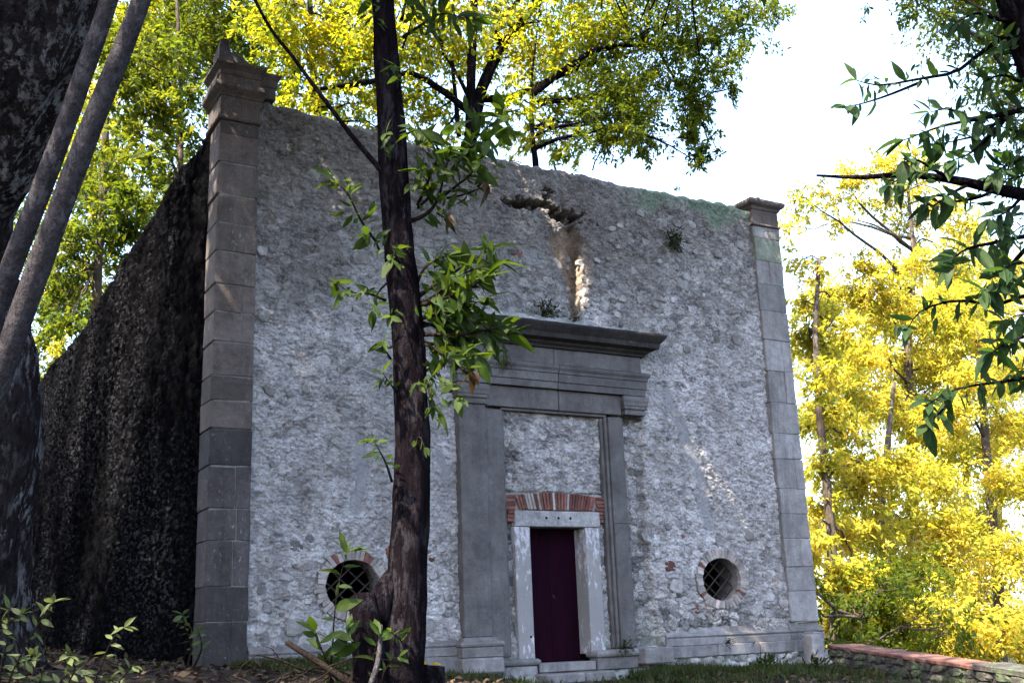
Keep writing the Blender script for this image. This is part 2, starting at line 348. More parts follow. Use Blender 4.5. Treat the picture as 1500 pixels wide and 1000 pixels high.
def m_ground():
    m, nt_, b = newmat('woodland_floor', 1, .05); n = N(nt_); p = n.pos()
    a = n.noise(p, 1.1, 6, .7); f = n.noise(p, 17, 6, .7)
    c = n.ramp(f, [(.3, (.006, .0045, .004)), (.5, (.018, .013, .011)), (.7, (.045, .035, .03))]); c = n.mix(n.val(a, .5, .66, 0, .8), c, n.mix(f, (.012, .02, .005), (.03, .045, .01)))
    nt_.links.new(c, b.inputs['Base Color']); n.bump(b, f, .9, .06); return m
M['ground'] = m_ground()

# ================================================================= GROUND
def gz(X, Y):
    X = np.asarray(X, float); Y = np.asarray(Y, float)
    f = np.interp(X, [-30, -12, -6, -1.5, 1.5, 3.4, 4.6, 6.5, 8, 11, 11.7, 14, 20, 35, 80], [3.0, 1.6, .7, .25, .18, -.08, -.30, -.30, -.30, -.46, -.6, -2.0, -4.6, -9, -22])
    back = np.interp(Y, [0, 5, 22, 60], [0, .1, 1.4, 6])*sst(3, -6, X)
    front = np.interp(Y, [-60, -30, -15.5, -12, -6, -2, 0], [-6, -2.4, -1.25, -1.0, -.32, -.05, 0])
    front = front*(1-sst(9, 20, X)*.7)-sst(2.5, -1., X)*sst(-1, -5, Y)*.25
    far = -sst(60, 600, np.hypot(X, Y))*30
    return f+back+front+far+fbm(X*.7, Y*.7, 0, 3, 40)*.09
def axis_pts(a, b, fine, lo, hi):
    c = list(np.arange(lo, hi, fine)); v = lo; st = fine
    while v > a: st *= 1.35; v -= st; c.insert(0, v)
    v = hi; st = fine
    while v < b: st *= 1.35; v += st; c.append(v)
    return np.array(c)
gx = axis_pts(-2500, 2500, .16, -8, 15); gy = axis_pts(-2500, 2500, .16, -12, 3)
GX, GY = np.meshgrid(gx, gy); GZ = gz(GX, GY)+fbm(GX*4, GY*4, 0, 3, 41)*.03
ii = np.arange(len(gy)-1)[:, None]*len(gx)+np.arange(len(gx)-1)[None, :]
g = ob('ground', mesh('ground', np.stack([GX, GY, GZ], -1).reshape(-1, 3), np.stack([ii, ii+1, ii+1+len(gx), ii+len(gx)], -1).reshape(-1, 4), True), M['ground'], kind='structure')

# ================================================================= CHAPEL
chapel = thing('chapel', 'weathered grey stone chapel front with sealed portal and two round windows', 'chapel', (5.6, 0, -.3))
OCS = [(2.15, 1.22, .42, .37), (9.02, 1.23, .43, .37)]
def ztop(X):
    return np.interp(X, [0, .6, .9, 1.3, 2.2, 3.4, 5.2, 6.8, 8.5, 10.4, 11.3], [8.60, 8.60, 8.60, 8.60, 8.50, 8.42, 8.39, 8.42, 8.43, 8.40, 8.38])
def poly_in(X, Z, P, soft):
    """signed falloff inside a convex-ish polygon by distance to edges"""
    inside = np.zeros(X.shape, bool); dmin = np.full(X.shape, 9.); n = len(P)
    for i in range(n):
        (x0, z0), (x1, z1) = P[i], P[(i+1) % n]
        c = ((z0 > Z) != (z1 > Z)) & (X < (x1-x0)*(Z-z0)/((z1-z0) if z1 != z0 else 1e-9)+x0); inside ^= c
        t = np.clip(((X-x0)*(x1-x0)+(Z-z0)*(z1-z0))/((x1-x0)**2+(z1-z0)**2), 0, 1)
        dmin = np.minimum(dmin, np.hypot(X-x0-t*(x1-x0), Z-z0-t*(z1-z0)))
    return sst(-soft*.3, soft, np.where(inside, dmin, -dmin))
def P2(*q): return [tuple(at(x, y, 0)[[0, 2]]) for x, y in q]
HOLE1 = P2((733, 291), (760, 289), (786, 293), (800, 279), (806, 281), (800, 302), (784, 311), (760, 311), (737, 306))
HOLE2 = P2((797, 296), (806, 303), (822, 312), (843, 309), (857, 318), (843, 324), (829, 333), (808, 322), (799, 316))
STEP = P2((799, 352), (822, 335), (842, 328), (851, 352), (852, 400), (851, 470), (836, 468), (828, 412))
SCAR = [(7.02, .15), (7.56, .15), (7.50, 2.2), (7.56, 4.0), (7.02, 4.0)]
SMEARS = [[(*at(x, y, 0)[[0, 2]], w_) for x, y, w_ in L_] for L_ in ([(526, 640, .07), (531, 690, .10), (520, 745, .09)], [(975, 575, .10), (995, 625, .12), (1028, 705, .10), (1036, 765, .16)], [(640, 660, .05), (655, 700, .12)], [(770, 372, .16), (790, 378, .12)])]
def wall_fields(X, Z):
    jx = X+fbm(X*5, Z*5, 0, 2, 3)*.10; jz = Z+fbm(X*5, Z*5, 4, 2, 5)*.10
    upper = sst(5.2, 6.1, Z+fbm(X*.8, Z*.8, 0, 3, 9)*1.6)
    patch = sst(.02, .22, fbm(X*.7, Z*.7, 0, 4, 11)+.04)
    low = sst(1.5, .5, Z+fbm(X*.9, Z*.9, 2, 3, 13)*.9)*sst(6.8, 7.6, X)
    portal = ((X > 4.5) & (X < 6.9) & (Z < 4.1)).astype(float)
    scar = poly_in(jx, jz, SCAR, .05)
    rub = np.clip(.12+.62*upper+.45*patch*(1-upper)+.55*low+.45*portal+scar, 0, 1)
    f1, f2, cid = worley(jx/.19, jz/.135, 21); e = f2-f1
    stones = sst(.0, .16, e)*(.35+1.0*cid)+.5*vn(jx*14+cid*9, jz*14, cid*7, 25)
    g1, g2, gid = worley(jx/.075+2, jz/.06, 23); gr = sst(.0, .22, g2-g1)*(.2+1.2*gid)
    ca, sa = math.cos(.62), math.sin(.62); u = X*ca-Z*sa; v = X*sa+Z*ca       # trowelled, flaky plaster slants down to the right
    fl = fbm(u*6, v*13, 0, 4, 31); rid = 1-np.abs(fbm(u*8+5, v*17, 0, 3, 33))*2.2
    d = rub*(.023*stones)+(1-rub)*(.020*gr)+np.clip(fl*2.2, -.5, .5)*.026+rid*.012+fbm(X*1.1, Z*1.1, 0, 3, 35)*.07+(np.abs(fbm(u*17, v*34, 0, 2, 37))-.2)*.042+vn(X*38, Z*38, 0, 39)*.006
    crev = rub*sst(.14, .0, e)*.8
    # losses
    h = np.maximum(poly_in(X+fbm(X*9, Z*9, 0, 4, 51)*.16, Z+fbm(X*9, Z*9, 3, 4, 52)*.14, HOLE1, .02), poly_in(X+fbm(X*9, Z*9, 0, 4, 53)*.16, Z+fbm(X*9, Z*9, 3, 4, 54)*.14, HOLE2, .02))
    stp = poly_in(X+fbm(X*7, Z*7, 0, 2, 55)*.05, Z, STEP, .04)
    d = d-h*.62*(.75+.5*vn(X*9, Z*9, 0, 57))-stp*(.06+.26*sst(6.02, 6.48, X))-scar*.10-portal*.03-((X > 4.70) & (X < 6.61) & (Z > 2.15) & (Z < 2.67))*.045
    for cx, cz, rx, rz in OCS:
        q = np.hypot((X-cx)/rx, (Z-cz)/rz); d = np.where(q < 1.38, np.minimum(d, .0)-.012, d)
    d = d+sst(.16, .0, np.abs(X-6.56-.1*np.sin(Z*3)))*sst(5.5, 5.8, Z)*sst(7.4, 7.1, Z)*.035
    darken = np.clip(sst(-3.4, -.1, Z-ztop(X)+fbm(X*1.1, Z*.7, 0, 5, 61)*2.6)*.70+h*1.0+sst(.75, 0., np.hypot((X-1.0)*.9, Z-8.2))*.3+sst(1.2, 0., np.hypot((X-6.0)*.7, (Z-7.2)))*.5, 0, 1)  # wall colour darker towards the top, at upper left and in the gash
    moss = sst(-.55, -.12, Z-ztop(X)+fbm(X*2.5, Z*2.5, 0, 4, 63)*.45)*sst(7.0, 8.3, X)
    moss = np.maximum(moss, sst(.05, .3, fbm(X*2, Z*2, 0, 4, 64))*sst(.7, .1, Z)*.35)
    smear = np.zeros(X.shape)
    for L_ in SMEARS:
        for (x0, z0, w0), (x1, z1, w1) in zip(L_[:-1], L_[1:]):
            q = np.clip(((X-x0)*(x1-x0)+(Z-z0)*(z1-z0))/((x1-x0)**2+(z1-z0)**2), 0, 1); dd = np.hypot(X-x0-q*(x1-x0), Z-z0-q*(z1-z0))/(w0+q*(w1-w0))
            smear = np.maximum(smear, sst(1.15, .7, dd+fbm(X*6, Z*6, 0, 3, 66)*.8))
    d = d*(1-.75*smear)
    core = np.clip(stp*.75+sst(.3, .05, np.hypot((X-6.55)*1.2, (Z-6.5)*.35))*.35, 0, .8)*(1-h)
    return d, rub, cid, crev, darken*(1-moss)*(1-core), moss, smear*.8, core
def build_front():
    nx = 740; nz = 640; xs = np.linspace(.42, 10.68, nx)
    v = np.linspace(0, 1, nz); X = np.repeat(xs[None], nz, 0); zt = ztop(X)+fbm(X*2, X*0, 0, 4, 71)*.07
    Z = -.75+v[:, None]*(zt+.75-.10)
    D, rub, cid, crev, darken, moss, smear, core = wall_fields(X, Z); Y = -D
    # rounded, weathered coping running back over the wall
    th = np.linspace(0, 1, 14)[1:]; exX = np.repeat(xs[None], len(th), 0)
    ang = np.clip(th*2.2, 0, 1)*PI/2; yy = np.where(th*2.2 < 1, .12*(1-np.cos(ang)), .12+(th*2.2-1)/1.2*.6)
    rough = fbm(exX*6, yy[:, None]*6+9, 0, 4, 73)*.06
    exZ = Z[-1][None]+.10*np.sin(ang)[:, None]+rough*np.minimum(1, th*3)[:, None]; exY = Y[-1][None]*(1-th[:, None])+yy[:, None]
    a = lambda f, e: np.vstack([f, e]).ravel()
    one = np.ones_like(exX)
    V = np.stack([a(X, exX), a(Y, exY), a(Z, exZ)], -1)
    at_ = dict(core=a(core, one*0), smear=a(smear, one*0), rub=a(rub, one), stone=a(cid, one*.4), crev=a(crev, one*0), darken=a(darken, one*np.where(exX > 7.6, .3, .6)), moss=a(moss, one*sst(7, 8.3, exX)*.9))
    keep = np.ones(len(V), bool)
    for cx, cz, rx, rz in OCS:
        q = np.hypot((V[:, 0]-cx)/rx, (V[:, 2]-cz)/rz); s = (q < 1) & (q > .93); k = np.where(s, 1/np.maximum(q, 1e-6), 1)
        V[:, 0] = np.where(s, cx+(V[:, 0]-cx)*k, V[:, 0]); V[:, 2] = np.where(s, cz+(V[:, 2]-cz)*k, V[:, 2]); keep &= ~((q <= .93))
    keep &= ~((V[:, 0] > 5.04) & (V[:, 0] < 6.26) & (V[:, 2] < 2.17))
    R = nz+len(th); ii = np.arange(R-1)[:, None]*nx+np.arange(nx-1)[None, :]
    F = np.stack([ii, ii+1, ii+1+nx, ii+nx], -1).reshape(-1, 4); F = F[keep[F].all(1)]
    used = np.zeros(len(V), bool); used[F.ravel()] = True; mp = np.cumsum(used)-1
    return mesh('front_wall', V[used], mp[F], True, {k: x[used] for k, x in at_.items()})
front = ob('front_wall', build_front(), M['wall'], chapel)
def surf(X, Z): return -float(wall_fields(np.array([[X]]), np.array([[Z]]))[0][0, 0])

# the long side wall, running back on the left
def build_side():
    ny, nz = 420, 170; ys = np.linspace(.45, 22.5, ny); v = np.linspace(0, 1, nz); Y = np.repeat(ys[None], nz, 0)
    zt = 8.33+fbm(Y*.5, Y*0, 0, 4, 81)*.22+.12*np.sin(Y*.4)+fbm(Y*2.5, Y*0, 0, 3, 82)*.08
    Z = -.6+v[:, None]*(zt+.6)
    f1, f2, c = worley(Y/.26, Z/.19, 85)
    D = .05*sst(.02, .4, f2-f1)*(.4+c)+fbm(Y*.8, Z*.8, 0, 4, 83)*.05+fbm(Y*9, Z*9, 0, 3, 84)*.022
    D = D+.18*sst(3.0, .4, Z)      # battered foot
    win = ((np.abs(Y-18.6) < .35) & (np.abs(Z-3.2) < .55)); D = np.where(win, -.35, D)
    X = .14-D; th = np.linspace(0, 1, 8)[1:]; e = Y[:1].repeat(len(th), 0)
    eZ = Z[-1][None]+.10*np.sin(np.minimum(th*2, 1)*PI/2)[:, None]; eX = X[-1][None]+(.7*th**1.5)[:, None]
    V = np.stack([np.vstack([X, eX]), np.vstack([Y, e]), np.vstack([Z, eZ])], -1).reshape(-1, 3)
    R = nz+len(th); ii = np.arange(R-1)[:, None]*ny+np.arange(ny-1)[None, :]
    return mesh('side_wall', V, np.stack([ii+1, ii, ii+ny, ii+1+ny], -1).reshape(-1, 4), True)
ob('side_wall', build_side(), M['sidewall'], chapel, label='dark rubble side wall receding to the left')
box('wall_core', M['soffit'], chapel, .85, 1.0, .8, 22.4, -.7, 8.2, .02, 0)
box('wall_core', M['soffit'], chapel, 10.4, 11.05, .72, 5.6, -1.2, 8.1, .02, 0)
box('added_cross_wall', M['soffit'], chapel, 1.02, 10.38, 5.0, 5.6, -.7, 8.1, .02, 0)  # unseen wall added so the round windows open onto darkness
box('added_roof_slab', M['soffit'], chapel, 1.02, 10.38, .75, 4.98, 7.7, 7.95, .02, 0)  # unseen roof added to keep daylight out of the front bay
# back face of the front wall, pierced by the windows and the door
mb = MB()
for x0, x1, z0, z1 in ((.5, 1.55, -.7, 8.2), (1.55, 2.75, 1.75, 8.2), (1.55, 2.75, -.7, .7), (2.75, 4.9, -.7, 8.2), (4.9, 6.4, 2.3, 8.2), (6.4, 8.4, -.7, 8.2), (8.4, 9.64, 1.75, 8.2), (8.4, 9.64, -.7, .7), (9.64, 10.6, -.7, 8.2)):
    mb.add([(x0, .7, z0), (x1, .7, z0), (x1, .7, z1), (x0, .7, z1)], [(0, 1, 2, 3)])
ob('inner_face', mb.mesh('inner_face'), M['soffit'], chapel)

# ---- corner pilasters, course by course
def pilaster(x0, x1, z0, z1, yf, yb, hs, mat, seed, label):
    r = random.Random(seed); root = ob('pilaster', mesh('pilaster', *cbox(x0+.03, x1-.03, yf+.014, yb-.01, z0, z1, .01)), M['mortar'], chapel, label=label)
    z = z0; i = 0
    while z < z1-.05:
        h = r.uniform(*hs)
        if z+h > z1-.22: h = z1-z
        j = lambda: r.uniform(-.006, .006)
        if r.random() < .28:
            s = x0+(x1-x0)*r.uniform(.45, .7)
            parts = [(x0, s-.003), (s+.003, x1)]
        else: parts = [(x0, x1)]
        for a, b in parts:
            box('stone_block', M['pilmoss'] if seed == 5 and 6.9 < z < 7.7 else mat, root, a+j(), b+j(), yf+j(), yb, z+.003, z+h-.004, r.uniform(.008, .018), .008)
        z += h; i += 1
    return root
LT = M['pil']
pilaster(0, .60, 3.4, 8.10, -.10, .45, (.36, .52), M['pil'], 3, 'left corner pilaster of grey brown ashlar blocks')
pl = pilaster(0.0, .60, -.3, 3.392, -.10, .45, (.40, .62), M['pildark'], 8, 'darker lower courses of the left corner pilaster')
pilaster(10.50, 11.17, .46, 8.02, -.10, .60, (.42, .62), M['pilpale'], 5, 'right corner pilaster of pale grey blocks')
def moulding(name, prof, xL, xR, yf, yb, mat, parent, rl=True, rr=True, **k):
    V, F = sweep(prof, xL, xR, yf, yb, rl, rr); return ob(name, mesh(name, V, F), mat, parent, **k)
# left capital
cap = moulding('capital', [(-.01, 8.10), (.02, 8.105), (.035, 8.125), (.035, 8.15), (.015, 8.165), (.0, 8.17), (.0, 8.49), (.015, 8.50), (.03, 8.53), (.06, 8.56), (.10, 8.60), (.11, 8.62), (.11, 8.68), (.02, 8.70)], 0, .60, -.10, .62, M['pil'], chapel, label='moulded capital of the left corner pilaster')
moulding('capital_block', [(-.01, 8.702), (.015, 8.704), (.015, 8.84), (.03, 8.85), (.03, 8.93), (.05, 8.95), (.085, 8.985), (.10, 9.0), (.10, 9.03), (0, 9.05)], 0, .58, -.10, .60, M['pil'], cap)
moulding('cornice_return', [(-.01, 8.62), (.01, 8.62), (.01, 8.80), (.03, 8.81), (.03, 8.92), (.06, 8.96), (.08, 8.98), (.08, 9.02), (0, 9.03)], .60, .86, -.02, .58, M['pil'], cap, rl=False)
# broken fragment on top of the capital
fr = np.array([[-.06, -.14, 9.03], [.62, -.10, 9.03], [.60, .40, 9.03], [-.02, .40, 9.03], [-.03, -.10, 9.42], [.09, -.10, 9.46], [.13, -.06, 9.26], [.34, -.02, 9.24], [.52, 0, 9.10], [-.02, .32, 9.3], [.1, .3, 9.34], [.3, .3, 9.22], [.52, .3, 9.12]])
ob('broken_finial', mesh('broken_finial', fr, [(0, 1, 8, 7, 6, 5, 4), (3, 0, 4, 9), (4, 5, 10, 9), (5, 6, 11, 10), (6, 7, 11), (7, 8, 12, 11), (8, 1, 2, 12), (2, 3, 9, 10, 11, 12)]), M['pil'], cap)
# right capital
rc = moulding('capital', [(-.01, 8.02), (.02, 8.025), (.035, 8.045), (.02, 8.07), (0, 8.08), (0, 8.36), (.02, 8.37), (.04, 8.42), (.10, 8.46), (.12, 8.50), (.12, 8.55), (0, 8.57)], 10.50, 11.17, -.10, .60, M['pil'], chapel, label='small moulded capital on the right pilaster')
ob('broken_finial', mesh('broken_finial', fr*[.7, .7, .22]+[10.72, 0, 6.575], [(0, 1, 8, 7, 6, 5, 4), (3, 0, 4, 9), (4, 5, 10, 9), (5, 6, 11, 10), (6, 7, 11), (7, 8, 12, 11), (8, 1, 2, 12), (2, 3, 9, 10, 11, 12)]), M['pil'], rc)

# ---- plinth
def plinth(xs, z0, z1, zt, retR=False, end=None):
    root = None
    for i in range(len(xs)-1):
        a, b = xs[i]+.004, xs[i+1]-.004; last = i == len(xs)-2
        o = moulding('plinth_moulding', [(-.02, z1), (.05, z1+.004), (.05, z1+.10), (.03, z1+.12), (.055, z1+.15), (.045, z1+.18), (.01, z1+.20), (-.03, zt)], a, b, -.06, .1, M['plinth'], root or chapel, rl=False, rr=retR and last)
        if root is None: root = o; root.name = 'plinth'
    x = xs[0]; r = random.Random(int(xs[0]*10))
    while x < xs[-1]-.1:
        n = min(x+r.uniform(.8, 1.5), xs[-1])
        if xs[-1]-n < .5: n = xs[-1]
        box('plinth_stone', M['plinth'], root, x+.004, n-.004, -.155+r.uniform(-.01, .01), .1, z0, z1-.003, .014, .006); x = n
    return root
plinth([7.66, 9.1, 10.44], -.04, .15, .44); plinth([10.444, 11.21], -.06, .15, .455, True)
plinth([.62, 2.0, 3.80], -.08, .18, .44)
# rough footing below the right plinth
def footing(x0, x1, z0, z1, yf, name='footing'):
    nx, nz = int((x1-x0)/.04), int((z1-z0)/.04)+2; X, Z = np.meshgrid(np.linspace(x0, x1, nx), np.linspace(z0, z1, nz))
    f1, f2, c = worley(X/.24, Z/.16, 91); D = .09*sst(.02, .35, f2-f1)*(.4+c)+fbm(X*3, Z*3, 0, 4, 92)*.08
    ii = np.arange(nz-1)[:, None]*nx+np.arange(nx-1)[None, :]
    V = np.stack([X, yf-D, Z], -1).reshape(-1, 3); q = np.ones(X.size)
    return ob(name, mesh(name, V, np.stack([ii, ii+1, ii+1+nx, ii+nx], -1).reshape(-1, 4), False, dict(core=q*0, smear=q*0, rub=q*.6, stone=c.ravel(), crev=sst(.14, 0, f2-f1).ravel(), darken=q*.1, moss=sst(0, .4, fbm(X*2, Z*2, 0, 3, 93)).ravel()*.5)), M['wall'], chapel)
footing(7.3, 11.3, -1.1, -.045, -.08); footing(.4, 4.5, -.8, -.06, -.10); footing(4.4, 7.4, -1., -.16, -.22)

# ---- portal
MP = M['portal']
# left portal pilaster with base
pp = box('portal_pilaster', MP, chapel, 3.87, 4.35, -.17, .05, .43, 4.0, .012, .003, label='tall plain grey pilaster left of the portal')
bs = moulding('pilaster_base', [(-.02, .14), (.10, .145), (.10, .27), (.09, .285), (.115, .30), (.125, .33), (.115, .36), (.06, .38), (.05, .40), (0, .428)], 3.87, 4.36, -.17, .05, M['plinth'], chapel)
box('base_block', M['plinth'], bs, 3.76, 4.47, -.31, .05, -.10, .136, .03, .006)
# architrave frame round the opening
fL = box('portal_frame', MP, chapel, 4.353, 4.66, -.13, .05, .12, 3.95, .01, .003, label='grey stone moulded frame around the sealed opening')
box('frame_fillet', MP, fL, 4.662, 4.715, -.085, .05, .12, 3.945, .01, .002)
box('frame_stile', MP, fL, 6.72, 7.02, -.15, .05, 2.16, 3.95, .01, .003); box('frame_stile', MP, fL, 6.722, 7.025, -.15, .05, .17, 2.153, .01, .003)
box('frame_fillet', MP, fL, 6.665, 6.717, -.115, .05, .17, 3.945, .01, .002); box('frame_fillet', MP, fL, 6.60, 6.662, -.07, .05, .17, 3.945, .01, .002)
box('frame_lintel', MP, fL, 4.36, 5.745, -.14, .05, 4.0, 4.34, .01, .003); box('frame_lintel', MP, fL, 5.755, 7.01, -.145, .05, 4.0, 4.335, .01, .003)
box('frame_fillet', MP, fL, 4.664, 5.748, -.10, .05, 3.951, 3.997, .008, .002); box('frame_fillet', MP, fL, 5.752, 6.715, -.105, .05, 3.951, 3.997, .008, .002)
# imposts
ip = [(-.01, 4.005), (.015, 4.01), (.015, 4.05), (.0, 4.06), (0, 4.09), (.03, 4.11), (.03, 4.15), (.045, 4.17), (.045, 4.21), (.06, 4.25), (.06, 4.31), (0, 4.345)]
moulding('impost', ip, 3.87, 4.345, -.18, .05, MP, chapel)
ipr = moulding('impost', ip, 7.06, 7.47, -.19, .05, MP, chapel, label='projecting moulded impost left where the right pilaster is gone')
# entablature
en = moulding('entablature', [(-.02, 4.35), (.0, 4.352), (.0, 4.46), (.022, 4.47), (.022, 4.60), (.04, 4.61), (.045, 4.65), (.075, 4.69), (.085, 4.73), (.0, 4.765)], 3.84, 5.70, -.21, .05, MP, chapel, rr=False, label='grey moulded entablature over the portal')
moulding('entablature_stone', [(-.02, 4.345), (.0, 4.347), (.0, 4.455), (.022, 4.465), (.022, 4.595), (.04, 4.605), (.045, 4.645), (.075, 4.685), (.085, 4.725), (.0, 4.76)], 5.712, 7.50, -.215, .05, MP, en, rl=False)
box('frieze', M['portal'], en, 3.90, 5.66, -.19, .05, 4.766, 5.04, .01, .003); box('frieze', M['portal'], en, 5.668, 7.46, -.19, .05, 4.766, 5.04, .01, .003)
cpz = [(-.02, 5.04), (.03, 5.045), (.04, 5.08), (.09, 5.11), (.10, 5.14), (.22, 5.17), (.23, 5.25), (.26, 5.28), (.31, 5.34), (.33, 5.37), (.33, 5.40), (.05, 5.42)]
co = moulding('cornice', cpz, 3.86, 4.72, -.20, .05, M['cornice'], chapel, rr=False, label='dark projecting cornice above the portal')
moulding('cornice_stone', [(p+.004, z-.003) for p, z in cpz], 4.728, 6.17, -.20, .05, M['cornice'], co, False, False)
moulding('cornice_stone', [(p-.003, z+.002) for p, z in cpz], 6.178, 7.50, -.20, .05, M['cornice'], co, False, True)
# rubble and mortar left lying on the cornice
def ledge():
    nx, ny = 130, 16; X, T = np.meshgrid(np.linspace(3.6, 7.75, nx), np.linspace(0, 1, ny))
    top = .17*sst(7.8, 6.0, X)+.03; Y = -.50+.03*fbm(X*3, X*0, 0, 3, 95)+T*.62
    Z = 5.415+top*np.sin(np.clip(T*1.3, 0, 1)*PI/2)+fbm(X*7, Y*7, 0, 4, 96)*.05*np.minimum(T*5, 1)
    ii = np.arange(ny-1)[:, None]*nx+np.arange(nx-1)[None, :]; q = np.ones(X.size)
    return mesh('ledge_mortar', np.stack([X, Y, Z], -1).reshape(-1, 3), np.stack([ii, ii+1, ii+1+nx, ii+nx], -1).reshape(-1, 4), True, dict(core=q*0, smear=q*0, rub=q*.3, stone=q*.6, crev=q*0, darken=q*.15, moss=(sst(.05, .3, fbm(X*3, Y*3, 0, 3, 97))*.4).ravel()))
ob('ledge_mortar', ledge(), M['wall'], chapel)

# ---- doorway: stone frame, door leaves, brick arch
fr_ = box('door_frame', M['lintel'], chapel, 4.86, 6.47, -.10, .32, 2.095, 2.345, .012, .004, label='grey stone door frame with flaking whitewash')
box('jamb', M['jamb'], fr_, 4.845, 5.125, -.09, .32, .05, 2.090, .012, .004); box('jamb', M['jamb'], fr_, 6.175, 6.455, -.09, .32, .10, 2.090, .012, .004)
def disc(cx, cz, r, y, n=10):
    a = np.arange(n)*2*PI/n; return [(cx, y-.001, cz)]+[(cx+r*math.cos(t), y, cz+r*math.sin(t)) for t in a], [(0, (i+1) % n+1, i+1) for i in range(n)]
M['black'] = m_flat('dark_hole_plug', (.006, .005, .005), (.012, .01, .01), 8, 1, 0)  # black plugs on the stone, painting the dark inside drilled holes
for x in (5.43, 5.66, 5.89):
    V, F = tube([(x, -.09, 2.235), (x, -.106, 2.235)], [.022, .022], 10); ob('dark_hole_plug', mesh('dark_hole_plug', V, F), M['black'], fr_)
V, F = tube([(5.06, -.08, .40), (5.06, -.096, .40)], [.02, .02], 10); ob('dark_hole_plug', mesh('dark_hole_plug', V, F), M['black'], fr_)
door = box('door', M['door'], chapel, 5.10, 6.20, .275, .30, .0, 2.12, .004, 0, label='dark maroon painted double door')
for k in range(6):
    x = 5.128+k*.1745; wd = .1735
    box('plank', M['door'], door, x, x+wd, .245+(.004 if k == 2 else 0), .274, .012, 2.085, .004, .001)
for z in (.28, 1.0, 1.85):
    pass
V, F = tube([(5.70, .243, 1.02), (5.70, .225, 1.02)], [.022, .022], 10); hd = ob('lock_plate', mesh('lock_plate', V, F), M['iron'], door)
V, F = tube([(5.70, .225, 1.02), (5.70, .20, 1.02), (5.70, .195, .98)], [.008, .008, .008], 6); ob('handle', mesh('handle', V, F), M['iron'], door)
box('threshold', M['plinth'], chapel, 5.13, 6.17, -.20, .30, -.14, -.004, .012, .004)
st = box('step', M['plinth'], chapel, 5.02, 5.72, -.58, -.05, -.30, -.146, .02, .008); box('step', M['plinth'], chapel, 5.73, 6.30, -.56, -.05, -.31, -.150, .02, .008)
moulding('sill_slab', [(-.02, -.02), (.03, -.01), (.05, .02), (.05, .05), (.02, .075), (-.02, .085)], 4.49, 5.08, -.20, .05, M['plinth'], chapel, rl=False)
box('sill_support', M['plinth'], chapel, 4.49, 5.09, -.21, .05, -.20, -.024, .015, .005)
moulding('sill_slab', [(-.02, .04), (.03, .05), (.05, .08), (.05, .11), (.02, .135), (-.02, .15)], 6.20, 7.0, -.22, .05, M['plinth'], chapel, rr=False)
box('sill_support', M['plinth'], chapel, 6.21, 7.0, -.21, .05, -.15, .036, .015, .005)
box('stone_slab', M['plinth'], chapel, 6.98, 7.56, -.42, .05, -.09, .155, .02, .008)
# flat relieving arch of bricks
ar = box('brick_arch', M['palebrick'], chapel, 4.73, 6.58, -.03, .06, 2.35, 2.63, .01, .004, label='flat relieving arch of red bricks over the door')
nb = 27
def brick(name, mat, parent, cx, cz, y0, y1, w, h, ang, jit=.003):
    V, F = cbox(-w/2, w/2, y0, y1, -h/2, h/2, .005, 0); V = np.array(V); j = np.random.RandomState(int(abs(cx*7919+cz*104729)) % 65535).uniform(-jit, jit, V.shape); V += j*.6
    c, s = math.cos(ang), math.sin(ang); X = cx+V[:, 0]*c-V[:, 2]*s; Z = cz+V[:, 0]*s+V[:, 2]*c
    return ob(name, mesh(name, np.stack([X, V[:, 1], Z], -1), F), mat, parent)
for k in range(nb):
    t = (k+.5)/nb; x = 4.91+t*1.51; a = -(t-.5)*.75; ht = .235+.05*math.sin(t*PI)
    pale = random.random() < .16
    brick('brick', M['palebrick'] if pale else M['brick'], ar, x-.02*(t-.5)*8*.12, 2.365+ht/2, -.062+random.uniform(-.012, .008), .02, .044, ht, a)
for sx, x0 in ((-1, 4.80), (1, 6.52)):
    for k in range(7):
        brick('brick', M['brick'], ar, x0+random.uniform(-.015, .015), 2.20+k*.062, -.058+random.uniform(-.012, .008), .02, .17 if k > 2 else .12, .05, random.uniform(-.04, .04))

# ---- round windows
for i, (cx, cz, rx, rz) in enumerate(OCS):
    n = 48; V = []; F = []
    for q, y in enumerate((-.035, .10, .24, .70)):
        s = (1.0, .985, .97, 1.3)[q]
        for k in range(n):
            a = 2*PI*k/n; V.append((cx+rx*s*math.cos(a), y, cz+rz*s*math.sin(a)))
    for q in range(3):
        for k in range(n): F.append((q*n+k, q*n+(k+1) % n, (q+1)*n+(k+1) % n, (q+1)*n+k))
    rw = ob('round_window', mesh('round_window', V, F, True), M['render'], chapel, label=('round window half hidden by the dark tree trunk' if i == 0 else 'round window with diagonal iron grille'))
    nv = 44
    for k in range(nv):
        a = 2*PI*k/nv; L = random.uniform(.12, .19); er = 1
        px, pz = cx+(rx+L/2-.005)*math.cos(a), cz+(rz+L/2-.005)*math.sin(a)
        red = random.random() < .09
        brick('brick', M['brick'] if red else M['palebrick'], rw, px, pz, -.035+random.uniform(-.015, .01), .06, L, 2*PI*(rx+.06)/nv*.93, a+random.uniform(-.05, .05))
    for d in (-1, 1):
        for k in range(-2, 3):
            o = k*.19; h = math.sqrt(max(.01, .41**2-o*o)); c45 = math.sqrt(.5)
            p0 = (cx+(o*c45-h*c45*d*1), .17+.012*d, cz+(o*c45*d+h*c45)*.88); p1 = (cx+(o*c45+h*c45*d), .17+.012*d, cz+(o*c45*d-h*c45)*.88)
            V, F = tube([p0, p1], [.013, .013], 6); ob('grille_bar', mesh('grille_bar', V, F), M['iron'], rw)

